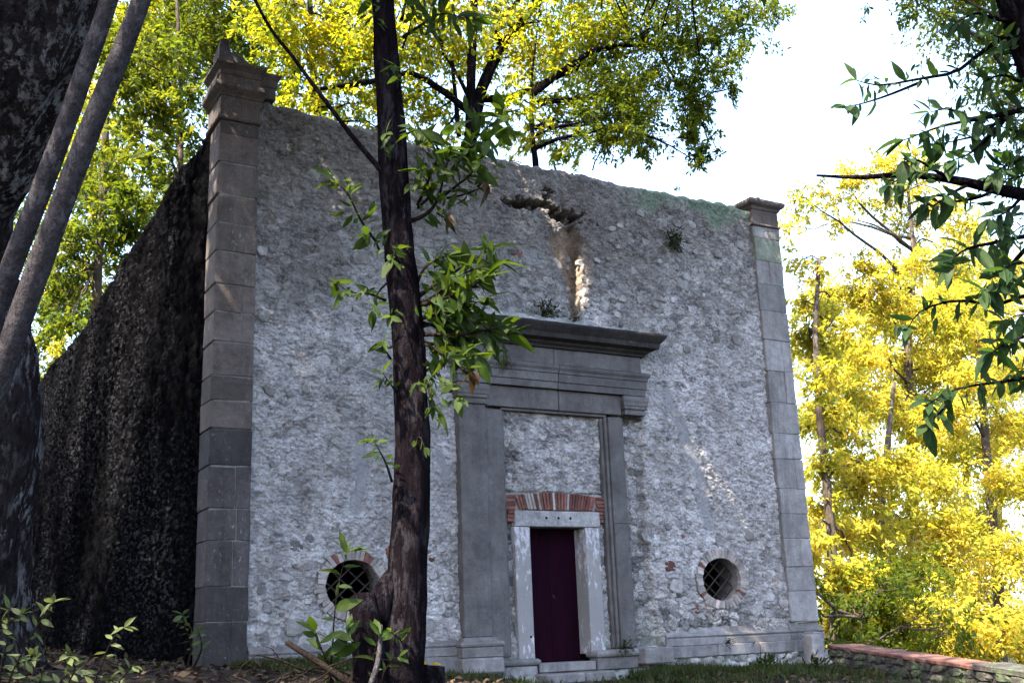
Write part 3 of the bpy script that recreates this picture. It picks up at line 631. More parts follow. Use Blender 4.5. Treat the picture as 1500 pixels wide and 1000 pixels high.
# ---- stones showing in the front wall
def stone_mesh(seed, square=False):
    r = np.random.RandomState(seed); n = 8; a = np.arange(n)*2*PI/n+r.uniform(-.2, .2, n); V = []
    pw = 3.5 if square else 2.3
    rad = 1/((np.abs(np.cos(a))**pw+np.abs(np.sin(a))**pw)**(1/pw))*r.uniform(.85, 1.1, n)
    for s, y in ((1.03, .6), (1.0, -.25), (.80, -.55)):
        V += [(rad[k]*s*math.cos(a[k])+r.uniform(-.04, .04), y+r.uniform(-.15, .15), rad[k]*s*math.sin(a[k])+r.uniform(-.04, .04)) for k in range(n)]
    V.append((r.uniform(-.1, .1), -.62+r.uniform(-.2, .2), r.uniform(-.1, .1))); F = []
    for q in range(2):
        for k in range(n): F.append((q*n+k, q*n+(k+1) % n, (q+1)*n+(k+1) % n, (q+1)*n+k))
    F += [(2*n+k, 2*n+(k+1) % n, 3*n) for k in range(n)]
    return mesh('stone', V, [f[::1] for f in F])
SM = [stone_mesh(s, s % 3 == 0) for s in range(14)]
for m_ in SM: m_.materials.append(M['rubble'])
SD = [stone_mesh(s+50, s % 3 == 0) for s in range(6)]
for m_ in SD: m_.materials.append(M['brick'])
def blocked(x, z, m=.1):
    for cx, cz, rx, rz in OCS:
        if math.hypot((x-cx)/(rx+.24), (z-cz)/(rz+.24)) < 1: return True
    if 3.7 < x < 7.05 and z < 4.4: return True
    if 3.4 < x < 8.0 and 4.0 < z < 5.65: return True
    return z < .5 or x < .68 or x > 10.42 or z > 8.1 or (5.0 < x < 6.7 and 6.9 < z < 7.8)
placed = []; cnt = 0
def put_stone(x, z, sx, sz, lib, mat=None, proud=.012):
    o = bpy.data.objects.new('stone', random.choice(lib)); COL.objects.link(o); o.parent = front
    o.location = (x, surf(x, z)-proud+.6*.022, z); o.scale = (sx, random.uniform(.018, .034), sz); o.rotation_euler = (0, random.uniform(-.35, .35), 0); return o
tries = 0
while cnt < 270 and tries < 9000:
    tries += 1
    u = random.random()
    if u < .38: x, z = random.uniform(6.2, 10.3), random.uniform(4.8, 7.9)
    elif u < .58: x, z = random.uniform(7.6, 10.4), random.uniform(.5, 2.2)
    elif u < .74: x, z = random.uniform(3.4, 6.2), random.uniform(5.5, 7.8)
    elif u < .84: x, z = random.uniform(.7, 3.7), random.uniform(.5, 1.9)
    else: x, z = random.uniform(.7, 10.3), random.uniform(.6, 8)
    sx = random.uniform(.04, .10)*(1.5 if random.random() < .25 else 1); sz = sx*random.uniform(.6, .95)
    if z < 2.2 and x > 7.6: sx *= 1.5; sz *= 1.4
    if blocked(x, z) or any(abs(x-a)+abs(z-b) < (sx+c)*1.3 for a, b, c in placed): continue
    placed.append((x, z, sx)); put_stone(x, z, sx, sz, SD if random.random() < .015 else SM); cnt += 1

# ================================================================= LOW WALL AND POST ON THE RIGHT
lw = thing('parapet_wall', 'low dark rubble parapet with tile coping right of the chapel', 'low wall', (11.3, -2, -.6))
A = np.array([11.62, .1]); B = np.array([10.0, -6.6]); L = np.linalg.norm(B-A); dr = (B-A)/L; nr = np.array([dr[1], -dr[0]])  # nr faces the camera
if np.dot(nr, CAM[:2]-A) < 0: nr = -nr
def wtop(s): return .03-.075*s
mb = MB()
for s0, s1 in ((0, L),):
    p = [(*(A+nr*.06), -1.6), (*(B+nr*.06), -1.8), (*(B-nr*.38), -3.0), (*(A-nr*.38), -3.0), (*(A+nr*.06), wtop(0)-.06), (*(B+nr*.06), wtop(L)-.06), (*(B-nr*.38), wtop(L)-.06), (*(A-nr*.38), wtop(0)-.06)]
    mb.add(p, [(0, 1, 5, 4), (1, 2, 6, 5), (2, 3, 7, 6), (3, 0, 4, 7), (4, 5, 6, 7)])
ob('wall_core', mb.mesh('wall_core'), M['rubdark'], lw)
SW = [stone_mesh(s+80, s % 2 == 0) for s in range(8)]
for m_ in SW: m_.materials.append(M['rubdark'])
for row in range(5):
    s = -.05+.13*(row % 2)
    while s < L:
        w_ = random.uniform(.11, .22); z = wtop(s)-.13-row*.15+random.uniform(-.02, .02); p = A+dr*(s+w_)+nr*.06
        o = bpy.data.objects.new('stone', random.choice(SW)); COL.objects.link(o); o.parent = lw; o.matrix_parent_inverse = Matrix.Translation(-lw.location)
        o.location = (p[0], p[1], z); o.scale = (w_, .09, .075*random.uniform(.85, 1.15)); o.rotation_euler = (0, random.uniform(-.12, .12), math.atan2(-nr[0], nr[1])+PI if False else math.atan2(nr[1], nr[0])+PI/2)
        s += w_*2
s = 0; k = 0
while s < L:
    tile = s < 3.7; w_ = random.uniform(.22, .30) if tile else random.uniform(.5, .7); w_ = min(w_, L-s+.05)
    V, F = cbox(-w_/2+.004, w_/2-.004, -.50 if tile else -.48, .11, -.06, random.uniform(-.006, .006) if tile else .03, .01, .006); V = np.array(V); sc = s+w_/2
    X = A[0]+dr[0]*(sc+V[:, 0])+nr[0]*V[:, 1]; Y = A[1]+dr[1]*(sc+V[:, 0])+nr[1]*V[:, 1]; Z = V[:, 2]+wtop(sc)+.005-.075*V[:, 0]
    f_ = F if np.cross(np.append(dr, 0), np.append(nr, 0))[2] > 0 else [q[::-1] for q in F]
    ob('coping_tile' if tile else 'coping_slab', mesh('coping', np.stack([X, Y, Z], -1), f_), M['coping'] if tile else M['rubdark'], lw); s += w_
p0 = at(1193, 955, -.45)
ps = thing('stone_post', 'short square grey stone post at the chapel corner', 'post', (p0[0], -.45, -.55))
box('shaft', M['plinth'], ps, p0[0]-.13, p0[0]+.13, -.58, -.32, -1.0, .24, .02, .012); box('cap_chip', M['plinth'], ps, p0[0]-.10, p0[0]+.09, -.555, -.345, .2395, .285, .02, .012)

# ================================================================= TREES
def leaf_quads(C, D, Nn, size, wid):
    """one small folded leaf per row: C base, D direction, Nn normal"""
    D = D/np.linalg.norm(D, axis=1, keepdims=True); Sd = np.cross(D, Nn); Sd /= np.maximum(np.linalg.norm(Sd, axis=1, keepdims=True), 1e-6); Nn = np.cross(Sd, D)
    s = size[:, None]; w_ = wid[:, None]
    V = np.stack([C, C+D*s*.5+Sd*w_*.5+Nn*w_*.18, C+D*s-Nn*s*.12, C+D*s*.5-Sd*w_*.5+Nn*w_*.18], 1).reshape(-1, 3)
    return V, np.arange(len(C)*4).reshape(-1, 4)
def rand_unit(n, flat=1.):
    d = rng.normal(size=(n, 3)); d[:, 2] *= flat; return d/np.linalg.norm(d, axis=1, keepdims=True)
def clump_leaves(c, r, n, size, droop=.35, squash=.75):
    """twigs radiating in a clump, leaves along them -> uneven outline with gaps"""
    k = max(4, int(n/26)); d = rand_unit(k, squash); ln = r*rng.uniform(.45, 1.25, k); o = rng.normal(size=(k, 3))*r*.38*np.array([1, 1, squash])
    t = rng.uniform(.1, 1, (k, n//k+1)); pts = c+o[:, None]+d[:, None]*(ln[:, None]*t)[..., None]
    pts[..., 2] -= droop*r*(t**2)*rng.uniform(.2, 1, k)[:, None]
    P = pts.reshape(-1, 3)+rng.normal(size=(k*(n//k+1), 3))*r*.07
    dd = np.repeat(d, n//k+1, 0)*.6+rng.normal(size=P.shape)*.7; dd[:, 2] -= .35
    nn = rng.normal(size=P.shape)*.6; nn[:, 2] += 1
    sz = size*rng.uniform(.4, 1.35, len(P))
    return P, dd, nn, sz
SEGS = []                                          # sun flecks: where the canopy is open
def canopy_open(P):
    t = P[:, 1]/SUN[1]; H = P-t[:, None]*SUN; keep = np.ones(len(P), bool)
    for x0, z0, x1, z1, r in SEGS:
        dx, dz = x1-x0, z1-z0; q = np.clip(((H[:, 0]-x0)*dx+(H[:, 2]-z0)*dz)/(dx*dx+dz*dz), 0, 1)
        keep &= np.hypot(H[:, 0]-x0-q*dx, H[:, 2]-z0-q*dz) > r
    return keep
def P2s(x0, y0, x1, y1, r): a = at(x0, y0, 0); b = at(x1, y1, 0); SEGS.append((a[0], a[2], b[0], b[2], r))
P2s(808, 320, 880, 470, .34); P2s(980, 575, 1075, 760, .34); P2s(1115, 565, 1148, 665, .26); P2s(765, 255, 795, 300, .2)
def limb_path(a, b, sag=.12, n=7):
    a, b = np.asarray(a, float), np.asarray(b, float); L_ = np.linalg.norm(b-a); m = (a+b)/2+np.array([0, 0, L_*sag])+rng.normal(size=3)*L_*.07
    q = spline([a, m, b], n); q[1:-1] += rng.normal(size=(n-2, 3))*L_*.02; return q
def make_tree(name, label, cat, trunk, rad, clumps, leafmat, barkmat, size=.16, dens=900, aspect=.42, limbs=(), group=None, sides=10, flat=.75, droop=.35, open_=False, twigs=True, trunk_rough=.1, clear=None, leafname='foliage'):
    trunk = np.asarray(trunk, float)
    root = thing(name, label, cat, trunk[0], group)
    tp = spline(trunk, max(14, len(trunk)*(5 if sides < 16 else 10))); rr = np.interp(np.linspace(0, 1, len(tp)), np.linspace(0, 1, len(rad)), rad)
    V, F = tube(tp, rr, sides, trunk_rough, seed=len(name)+int(abs(trunk[0][0])*10)); ob('trunk', mesh('trunk', V, F, True), barkmat, root)
    mb = MB(); LP = []
    for pth, r0, r1 in limbs:
        q = spline(pth, max(10, len(pth)*4)); V, F = tube(q, np.linspace(r0, r1, len(q)), 7, .12, 3); ob('limb', mesh('limb', V, F, True), barkmat, root); LP.append((q, r0))
    nodes = [tp[int(len(tp)*.45):]]+[q[len(q)//3:] for q, _ in LP]; nodes = np.vstack(nodes)
    PP, DD, NN, SZ = [], [], [], []
    for c in clumps:
        x, y, z, r = c[:4]; n = int((c[4] if len(c) > 4 else 1)*dens*r*r); cc = np.array([x, y, z])
        dist = np.linalg.norm(nodes-cc, axis=1)+np.maximum(0, nodes[:, 2]-cc[2])*1.2; a = nodes[np.argmin(dist)]
        q = limb_path(a, cc); lr = min(.10, .018+.010*np.linalg.norm(cc-a)); V, F = tube(q, np.linspace(lr, .012, len(q)), 5); mb.add(V, F)
        if twigs:
            for _ in range(5):
                e = cc+rand_unit(1, flat)[0]*r*rng.uniform(.6, 1.1); q2 = limb_path(q[rng.integers(3, 7)], e, .06, 5); V, F = tube(q2, np.linspace(.013, .004, 5), 4); mb.add(V, F)
        P, d, nn, sz = clump_leaves(cc, r, max(12, n), size, droop, flat); PP.append(P); DD.append(d); NN.append(nn); SZ.append(sz)
    if mb.v: ob('branches', mb.mesh('branches', True), barkmat, root, kind='stuff')
    if PP:
        P, D, Nn, Sz = np.vstack(PP), np.vstack(DD), np.vstack(NN), np.concatenate(SZ)
        k = np.ones(len(P), bool)
        if open_: k &= canopy_open(P)
        if clear is not None: k &= clear(P)
        P, D, Nn, Sz = P[k], D[k], Nn[k], Sz[k]
        V, F = leaf_quads(P, D, Nn, Sz, Sz*aspect*rng.uniform(.8, 1.2, len(Sz))); ob(leafname, mesh(leafname, V, F), leafmat, root, kind='stuff')
    return root
def project(P):
    d = P-CAM; z = d@_f; return 750+FPX*(d@_r)/z, 500-FPX*(d@_u)/z, z
def outframe(P, m=25):                              # leaves of the near crowns hang above the picture
    x, y, z = project(P); return ~((z > .3) & (x > -m) & (x < 1500+m) & (y > -m) & (y < 1000+m))
def px_clumps(L_, Y, seed=0):
    """(x, y, radius in photo px[, density]) at depth Y -> world clumps, spread a little in depth"""
    out = []
    for q in L_:
        Yq = Y+rng.uniform(-1.6, 1.6); p = at(q[0], q[1], Yq); r = q[2]*np.dot(p-CAM, _f)/FPX; out.append((*p, r)+((q[3],) if len(q) > 3 else ()))
    return out
def above(c, R, n, z0, z1, r=1.4, d=.5):
    return [(c[0]+R*rng.normal()*.55, c[1]+R*rng.normal()*.55, rng.uniform(z0, z1), r*rng.uniform(.8, 1.2), d) for _ in range(n)]

# ---- the dark tree in front of the facade
FY = -5.5
def fp(x, y, dy=0): return at(x, y, FY+dy)
tb = fp(575, 1010); tb[2] = float(gz(tb[0], tb[1]))-.1
ttr = [tb, fp(583, 985), fp(592, 900), fp(598, 800), fp(603, 700), fp(603, 600), fp(594, 450), fp(581, 330), fp(575, 230), fp(569, 120), fp(562, 20), fp(556, -90), fp(552, -260)]
sc = np.dot(fp(590, 600)-CAM, _f)/FPX
trw = [46, 36, 29, 26, 24.5, 24, 23, 22, 21.5, 20, 18.5, 17, 12]
fgc = []
for _ in range(26):
    t = rng.uniform(.0, 1); a = rng.uniform(0, 2*PI); R_ = 6.5*math.sqrt(rng.uniform()); fgc.append((1.6+R_*math.cos(a)*1.15+1.2, -4.0+R_*math.sin(a)*.62, rng.uniform(10.8, 17.0), rng.uniform(1.1, 1.7), 1.))
for _ in range(95):
    X, Z = rng.uniform(.2, 11.3), rng.uniform(.5, 8.6); zc = rng.uniform(10.9, 14.5); t = (zc-Z)/SUN[2]; fgc.append((X+SUN[0]*t, SUN[1]*t, zc, rng.uniform(.55, .9), 1.6))  # unseen clumps added along the sun's rays to shade the facade
for _ in range(45):
    X, Z = rng.uniform(7.5, 11.3), rng.uniform(4, 8.6); zc = rng.uniform(10.9, 14.5); t = (zc-Z)/SUN[2]; fgc.append((X+SUN[0]*t, SUN[1]*t, zc, rng.uniform(.55, .9), 1.6))  # more unseen clumps added, to cut the dapples at the upper right
limbs = [([fp(574, 270), fp(552, 243), fp(520, 205, .1), fp(470, 140, .2), fp(430, 85, .3), fp(395, 40, .4), fp(365, -20, .5), fp(330, -120, .5)], 4.6*sc, 2.2*sc)]
for e in ((6.5, -3.2, 13.5), (8.2, -2.2, 14.5), (-2.5, -3.5, 13.5), (3, -6.5, 14), (4, -2, 15.5)): limbs.append((limb_path(ttr[-2], e, .1, 6), .10, .05))
fg = make_tree('chestnut_tree', 'dark trunked chestnut tree standing in front of the facade with sprouting side shoots', 'tree', ttr, [q*sc for q in trw], fgc, M['fg_leafs'], M['bark'], .30, 230, .34, limbs, open_=True, clear=outframe, sides=40, trunk_rough=.10, twigs=False, leafname='high_foliage')
# cut side stem at its foot
ss = [fp(548, 1010, -.1), fp(540, 960, -.1), fp(534, 905, -.1), fp(530, 872, -.05)]; ss[0][2] = tb[2]
V, F = tube(spline(ss, 16), np.interp(np.linspace(0, 1, 16), [0, .3, .8, 1], np.array([30, 22, 18, 16])*sc), 16, .12, 9); ob('cut_stem', mesh('cut_stem', V, F, True), M['bark'], fg)
V, F = tube(spline([fp(548, 910, -.02), fp(562, 868), fp(580, 838, .05)], 9), np.linspace(19, 13, 9)*sc, 12, .1, 4); ob('fork_swell', mesh('fork_swell', V, F, True), M['bark'], fg)

# single leaves, shared meshes
def leaf_mesh(seed, fold=.3, curl=.25, wide=.36):
    r = np.random.RandomState(seed); t = np.array([0, .12, .3, .5, .7, .86, 1.]); wd = np.array([0, .45, .9, 1, .82, .42, 0])*wide*.5*r.uniform(.75, 1.2)*r.uniform(.85, 1.12, 7); fold = fold*r.uniform(.2, 2.2); V = []; F = []
    z = -curl*t*t*r.uniform(-.2, 2.2); sk = r.uniform(-.06, .06)
    for i in range(7):
        V.append((sk*t[i]**2, t[i], z[i]))
    for i in range(1, 6):
        V.append((sk*t[i]**2+wd[i], t[i]-.02, z[i]+fold*wd[i])); V.append((sk*t[i]**2-wd[i], t[i]-.02, z[i]+fold*wd[i]))
    R_ = lambda i: 7+(i-1)*2; L_ = lambda i: 8+(i-1)*2
    F += [(0, R_(1), 1), (0, 1, L_(1)), (5, R_(5), 6), (5, 6, L_(5))]
    for i in range(1, 5): F += [(i, R_(i), R_(i+1), i+1), (i, i+1, L_(i+1), L_(i))]
    return mesh('leaf', V, F, True)
def leaf_lib(mat, n=14, **k):
    L_ = [leaf_mesh(s, **k) for s in range(n)]
    for m_ in L_: m_.materials.append(mat)
    return L_
M['dark_leaf'] = m_leaf('shaded_leaf', [(.010, .024, .010), (.017, .036, .012), (.026, .048, .013)], [(.02, .05, .008), (.035, .075, .009), (.06, .10, .01)], .4, False)  # darker copy of the chestnut leaf, its shade put into the colour
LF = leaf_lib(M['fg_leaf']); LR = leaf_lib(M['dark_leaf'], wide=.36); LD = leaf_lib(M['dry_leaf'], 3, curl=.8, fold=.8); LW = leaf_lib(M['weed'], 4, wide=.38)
def put_leaf(lib, parent, p, d, up, size, name='leaf'):
    d = Vector([float(q) for q in d]).normalized(); up = Vector([float(q) for q in up]); s = d.cross(up)
    if s.length < 1e-4: s = d.cross(Vector((1, 0, 0)))
    s.normalize(); n = s.cross(d)
    o = bpy.data.objects.new(name, random.choice(lib)); COL.objects.link(o); o.parent = parent
    m_ = Matrix((( s[0], d[0], n[0], p[0]), (s[1], d[1], n[1], p[1]), (s[2], d[2], n[2], p[2]), (0, 0, 0, 1))) @ Matrix.Diagonal((size, size, size, 1))
    if parent.type == 'EMPTY': o.matrix_parent_inverse = Matrix.Translation(-parent.location)
    o.matrix_basis = m_; return o
FILL = {}
def fill_leaves(root, mat):
    MV, MF = [], []; n = 0
    for p, d, up, sz, wd in FILL.get(root.name, []):
        d = d/np.linalg.norm(d); sd = np.cross(d, up); sd /= max(1e-6, np.linalg.norm(sd)); nn = np.cross(sd, d); f = rng.uniform(.05, .5); c = rng.uniform(0, .5)
        for t, w_ in ((0, 0), (.3, .9), (.3, -.9), (.3, 0), (.68, .8), (.68, -.8), (.68, 0), (1, 0)):
            MV.append(p+sz*(d*t+sd*w_*wd*.5+nn*(f*abs(w_)*wd*.5-c*t*t*.4)))
        MF += [(n, n+1, n+3), (n, n+3, n+2), (n+3, n+1, n+4), (n+3, n+4, n+6), (n+2, n+3, n+6), (n+2, n+6, n+5), (n+6, n+4, n+7), (n+5, n+6, n+7)]; n += 8
    return ob('small_leaves', mesh('small_leaves', np.array(MV), np.array(MF)), mat, root, kind='stuff')
def shoot(root, pts, r0, nleaf, lsize, lib, barkmat, start=.25, spread=1., droop=.5, tip=4, name='branch', infill=0, wide=.36):
    """a leafy side shoot: leaves alternate along it, a fan at the tip"""
    if infill: nleaf = int(nleaf*(.62 if infill > 2 else .75)); tip = min(tip, 3)
    q = spline(pts, 12); V, F = tube(q, np.linspace(r0, r0*.16, 12), 6); b = ob(name, mesh(name, V, F, True), barkmat, root)
    T = np.gradient(q, axis=0)
    for k in range(nleaf):
        t = start+(1-start)*(k+.5)/nleaf; i = min(11, int(t*11)); p = q[i]+(q[min(11, i+1)]-q[i])*(t*11-i); ax = T[i]/np.linalg.norm(T[i])
        u, v = frame3(ax); sd = (1 if k % 2 else -1); side = np.cross(ax, _f); side /= max(1e-6, np.linalg.norm(side))
        dr_ = ax*rng.uniform(.3, .9)+sd*side*rng.uniform(.5, 1.1)*spread+rng.normal(size=3)*.35+np.array([0, 0, -droop*rng.uniform(.2, 1)])
        up = np.array([0, 0, 1.])*rng.uniform(.2, 1)+rng.normal(size=3)*.5-_f*rng.uniform(0, .7)
        put_leaf(lib, b, p, dr_, up, lsize*rng.uniform(.45, 1.2))
        for _ in range(infill): FILL.setdefault(root.name, []).append((p+rng.normal(size=3)*lsize*.25, dr_+rng.normal(size=3)*.5, up+rng.normal(size=3)*.4, lsize*rng.uniform(.35, .75), wide))
    for k in range(tip):
        ax = T[-1]/np.linalg.norm(T[-1]); put_leaf(lib, b, q[-1], ax*.8+rng.normal(size=3)*.55+np.array([0, 0, -droop*.5]), np.array([0, 0, 1.])+rng.normal(size=3)*.4-_f*.4, lsize*rng.uniform(.8, 1.2))
    return b
def fshoot(pts, n, l=55, r=4, dy=0, **k):
    L_ = len(pts); P = [fp(x, y, dy*(i/(L_-1))) for i, (x, y) in enumerate(pts)]
    return shoot(fg, P, r*sc, n, l*sc*.80, k.pop('lib', LF), M['twig'], infill=4, **k)
# left sprigs
fshoot([(552, 355), (530, 325), (510, 285), (492, 268)], 7, 46, 2.5, -.3, tip=4, droop=.1)
fshoot([(555, 365), (548, 350), (538, 345)], 4, 36, 2, -.2)
fshoot([(565, 440), (540, 430), (515, 428), (492, 415)], 9, 34, 2.2, -.3, droop=.7)
fshoot([(566, 415), (553, 430), (545, 455)], 4, 34, 2, -.2)
fshoot([(572, 525), (566, 515), (560, 500)], 4, 36, 2, -.2, droop=.8)
fshoot([(574, 705), (566, 680), (556, 660), (548, 645)], 6, 34, 2.2, -.3)
fshoot([(582, 575), (570, 560), (560, 545)], 4, 34, 2, -.2, droop=.9)
# leaves hugging the stem
fshoot([(570, 235), (566, 215), (566, 195)], 4, 34, 2, -.5); fshoot([(585, 145), (585, 120), (578, 95)], 5, 34, 2, -.5); fshoot([(566, 60), (552, 30), (545, 0)], 6, 40, 2, -.5)
fshoot([(590, 70), (600, 40), (605, 10)], 6, 36, 2, -.5); fshoot([(590, 375), (580, 365), (575, 380)], 5, 38, 2, -.5, droop=.8); fshoot([(596, 470), (584, 462), (572, 464)], 3, 30, 2, -.4)
# upper right shoots
fshoot([(598, 325), (622, 315), (640, 295), (650, 260), (662, 215)], 12, 50, 4, -.4)
fshoot([(640, 295), (665, 275), (690, 255), (700, 235)], 11, 52, 3, -.6, droop=.4)
fshoot([(650, 262), (680, 225), (705, 195), (735, 170)], 13, 60, 3, -.7, droop=.25, tip=6)
fshoot([(650, 240), (640, 215), (625, 195), (610, 190)], 9, 50, 3, -.6)
fshoot([(612, 305), (630, 285), (625, 265), (612, 250)], 8, 44, 2.5, -.5)
fshoot([(655, 290), (680, 285), (705, 275), (712, 270)], 5, 34, 2, -.5, lib=LD, droop=.9); fshoot([(640, 312), (650, 318), (656, 315)], 5, 32, 2, -.4, lib=LD, droop=1.2, start=.5)
fshoot([(590, 55), (620, 35), (650, 20), (690, 30)], 12, 58, 3, -.6, droop=.3, tip=5); fshoot([(588, 30), (600, -5), (640, -25)], 8, 54, 3, -.5)
# big right tuft
fshoot([(606, 440), (625, 425), (650, 410), (685, 385), (715, 368)], 14, 64, 4, -.5, droop=.25, tip=7)
fshoot([(606, 450), (640, 440), (680, 425), (715, 405)], 14, 64, 4, -.8, droop=.25, tip=6)
fshoot([(610, 470), (635, 460), (670, 455), (705, 440)], 14, 60, 4, -.6, droop=.4, tip=6)
fshoot([(614, 490), (640, 490), (680, 490), (730, 480)], 15, 56, 4, -.6, droop=.4, tip=6)
fshoot([(614, 500), (635, 510), (665, 525), (700, 520)], 14, 50, 3.5, -.7, droop=.6, tip=5)
fshoot([(616, 520), (630, 535), (650, 560), (672, 580)], 11, 44, 3, -.5, droop=.8, tip=5)
fshoot([(618, 540), (626, 560), (632, 590), (642, 605)], 8, 40, 2.5, -.4, droop=.8)
fshoot([(608, 425), (620, 395), (640, 380), (655, 375)], 9, 44, 3, -.4, droop=.4)
fshoot([(660, 520), (675, 540), (690, 545)], 5, 34, 2, -.8, lib=LD, droop=1.1); fshoot([(620, 575), (615, 565), (612, 560)], 3, 30, 2, -.4, droop=1.)
fshoot([(608, 650), (615, 640), (622, 655)], 3, 26, 2, -.4, droop=1.); fshoot([(600, 945), (585, 935), (572, 925)], 4, 26, 2, -.5, droop=.3)

for a in ([(608, 455), (640, 430), (680, 400), (730, 385)], [(612, 480), (650, 470), (690, 465), (735, 500)], [(612, 500), (645, 505), (690, 505), (745, 490)], [(612, 470), (640, 480), (660, 500), (680, 510)], [(610, 445), (630, 440), (660, 430), (690, 410)], [(650, 262), (670, 240), (690, 215), (715, 205)], [(612, 300), (625, 270), (640, 235), (655, 200)]):
    fshoot(a, 10, 52, 3, -.6+rng.uniform(-.3, .4), droop=.5, tip=5)

fill_leaves(fg, M['fg_leafs'])
# ---- old massive trunk at the left and two slim leaning stems
def lp(x, y, dist): return atd(x, y, dist)
so_ = 12.5/FPX
ob_ = lp(-75, 985, 12.5); ob_[2] = float(gz(ob_[0], ob_[1]))-.2
old = make_tree('old_tree', 'massive old tree with lichen spotted trunk at the left edge', 'tree',
    [ob_, lp(-72, 900, 12.5), lp(-70, 780, 12.5), lp(-75, 640, 12.5), lp(-82, 520, 12.5), lp(-85, 400, 12.4), lp(-68, 290, 12.2), lp(-35, 180, 12.0), lp(0, 60, 11.8), lp(25, -60, 11.6), lp(50, -300, 11.3)],
    [q*so_ for q in (128, 98, 98, 108, 108, 88, 76, 92, 112, 108, 60)],
    [(-7.5+rng.normal()*3, -3.5+rng.normal()*2.2, rng.uniform(9.5, 17.5), rng.uniform(1.2, 1.8), 1) for _ in range(60)],
    M['fg_leafs'], M['oldbark'], .30, 210, .34, open_=True, clear=outframe, sides=56, trunk_rough=.22, twigs=False, leafname='high_foliage')
for i, (pts, ra, lab) in enumerate((([(-120, 760), (-60, 610), (0, 435), (60, 280), (115, 130), (160, 0), (200, -140), (240, -300)], (17, 16, 15, 14.5, 13.5, 12.5, 11, 8), 'slim grey leaning stem beside the massive trunk, the upper left of two'),
                                    ([(-90, 800), (-40, 670), (5, 535), (70, 355), (130, 195), (200, 20), (250, -120), (300, -280)], (19, 18, 17.5, 17, 15.5, 13.5, 12, 8), 'slim grey leaning stem nearest the chapel, the right one of two'))):
    d = 10.4-.25*i; k = d/FPX
    P = [lp(x, y, d) for x, y in pts]; b0 = P[0].copy(); b0[2] = float(gz(b0[0], b0[1]))-.1; b0[:2] += (P[0]-P[1])[:2]*.8; P = [b0]+P
    make_tree('leaning_tree', lab, 'tree', P, [20*k]+[q*k for q in ra], [(P[-1][0]+rng.normal()*2.4, P[-1][1]+rng.normal()*1.4+1.5, rng.uniform(10, 15.5), rng.uniform(1., 1.5), 1) for _ in range(22)], M['fg_leafs'], M['polebark'], .28, 210, .34, group='slim leaning stems', open_=True, clear=outframe, sides=16, trunk_rough=.05, twigs=False, leafname='high_foliage')

# ---- woodland behind the chapel
def bgtree(name, label, x, Y, pts, rad, clumps, mat, z_off=0, limbs=(), size=.17, dens=520, up=8, group='trees behind the chapel', bark=None, **k):
    """trunk through measured points, foot on the ground"""
    rad = [q*.75 for q in rad]; P = [at(a, b, Y) for a, b in pts]; f = P[0].copy(); f[2] = float(gz(f[0], f[1]))-.2; f[0] += rng.uniform(-.3, .3); s_ = np.dot(P[0]-CAM, _f)/FPX
    tr = [f]+P; cl = px_clumps(clumps, Y)
    top = P[-1]; cl += above(top, 3.0, up, top[2]+1, top[2]+6, 1.5, .5)
    lb = [([at(a, b, Y+dy) for a, b, dy in L_], r0*s_, r1*s_) for L_, r0, r1 in limbs]
    return make_tree(name, label, 'tree', tr, [rad[0]*1.3*s_]+[r*s_ for r in rad], cl, mat, bark or M['bgbark'], size, dens, .42, lb, group, 9, **k)
# forked tree right above the middle of the wall
bgtree('forked_tree', 'forked tree with dark spreading branches behind the middle of the chapel', 690, 7.5,
    [(695, 420), (692, 260), (690, 190), (690, 120), (693, 40), (696, -60), (700, -200)], (14, 13, 12, 10, 9, 8, 5),
    [(610, 60, 60), (650, 90, 50), (640, 20, 70), (720, 30, 60), (770, 90, 60), (800, 30, 70), (840, 100, 60), (760, 160, 45), (640, 160, 36), (600, 150, 45), (700, 90, 38), (820, 160, 45), (860, 40, 70), (790, 200, 38), (830, 215, 34), (650, 215, 30), (610, 220, 35), (560, 30, 50), (530, 100, 50), (740, 215, 30, .6), (900, -30, 80), (600, -40, 90), (760, -50, 90)],
    M['bg_leaf'], limbs=[([(690, 200, 0), (706, 130, .2), (735, 70, .4), (770, 25, .6), (810, -20, .8)], 11, 6), ([(735, 75, .4), (730, 40, .2), (760, 0, 0)], 6, 4), ([(688, 165, 0), (650, 135, -.2), (600, 108, -.4), (540, 120, -.5), (470, 130, -.6)], 6, 3), ([(745, 145, .5), (800, 120, .6), (860, 95, .7), (930, 75, .8)], 6, 3), ([(690, 150, 0), (670, 110, 0), (650, 80, 0)], 4, 2), ([(710, 145, .2), (745, 145, .5)], 6, 6), ([(672, 200, 0), (668, 150, 0), (662, 90, 0)], 4, 3)], dens=1050, up=10, bark=M['bark'])
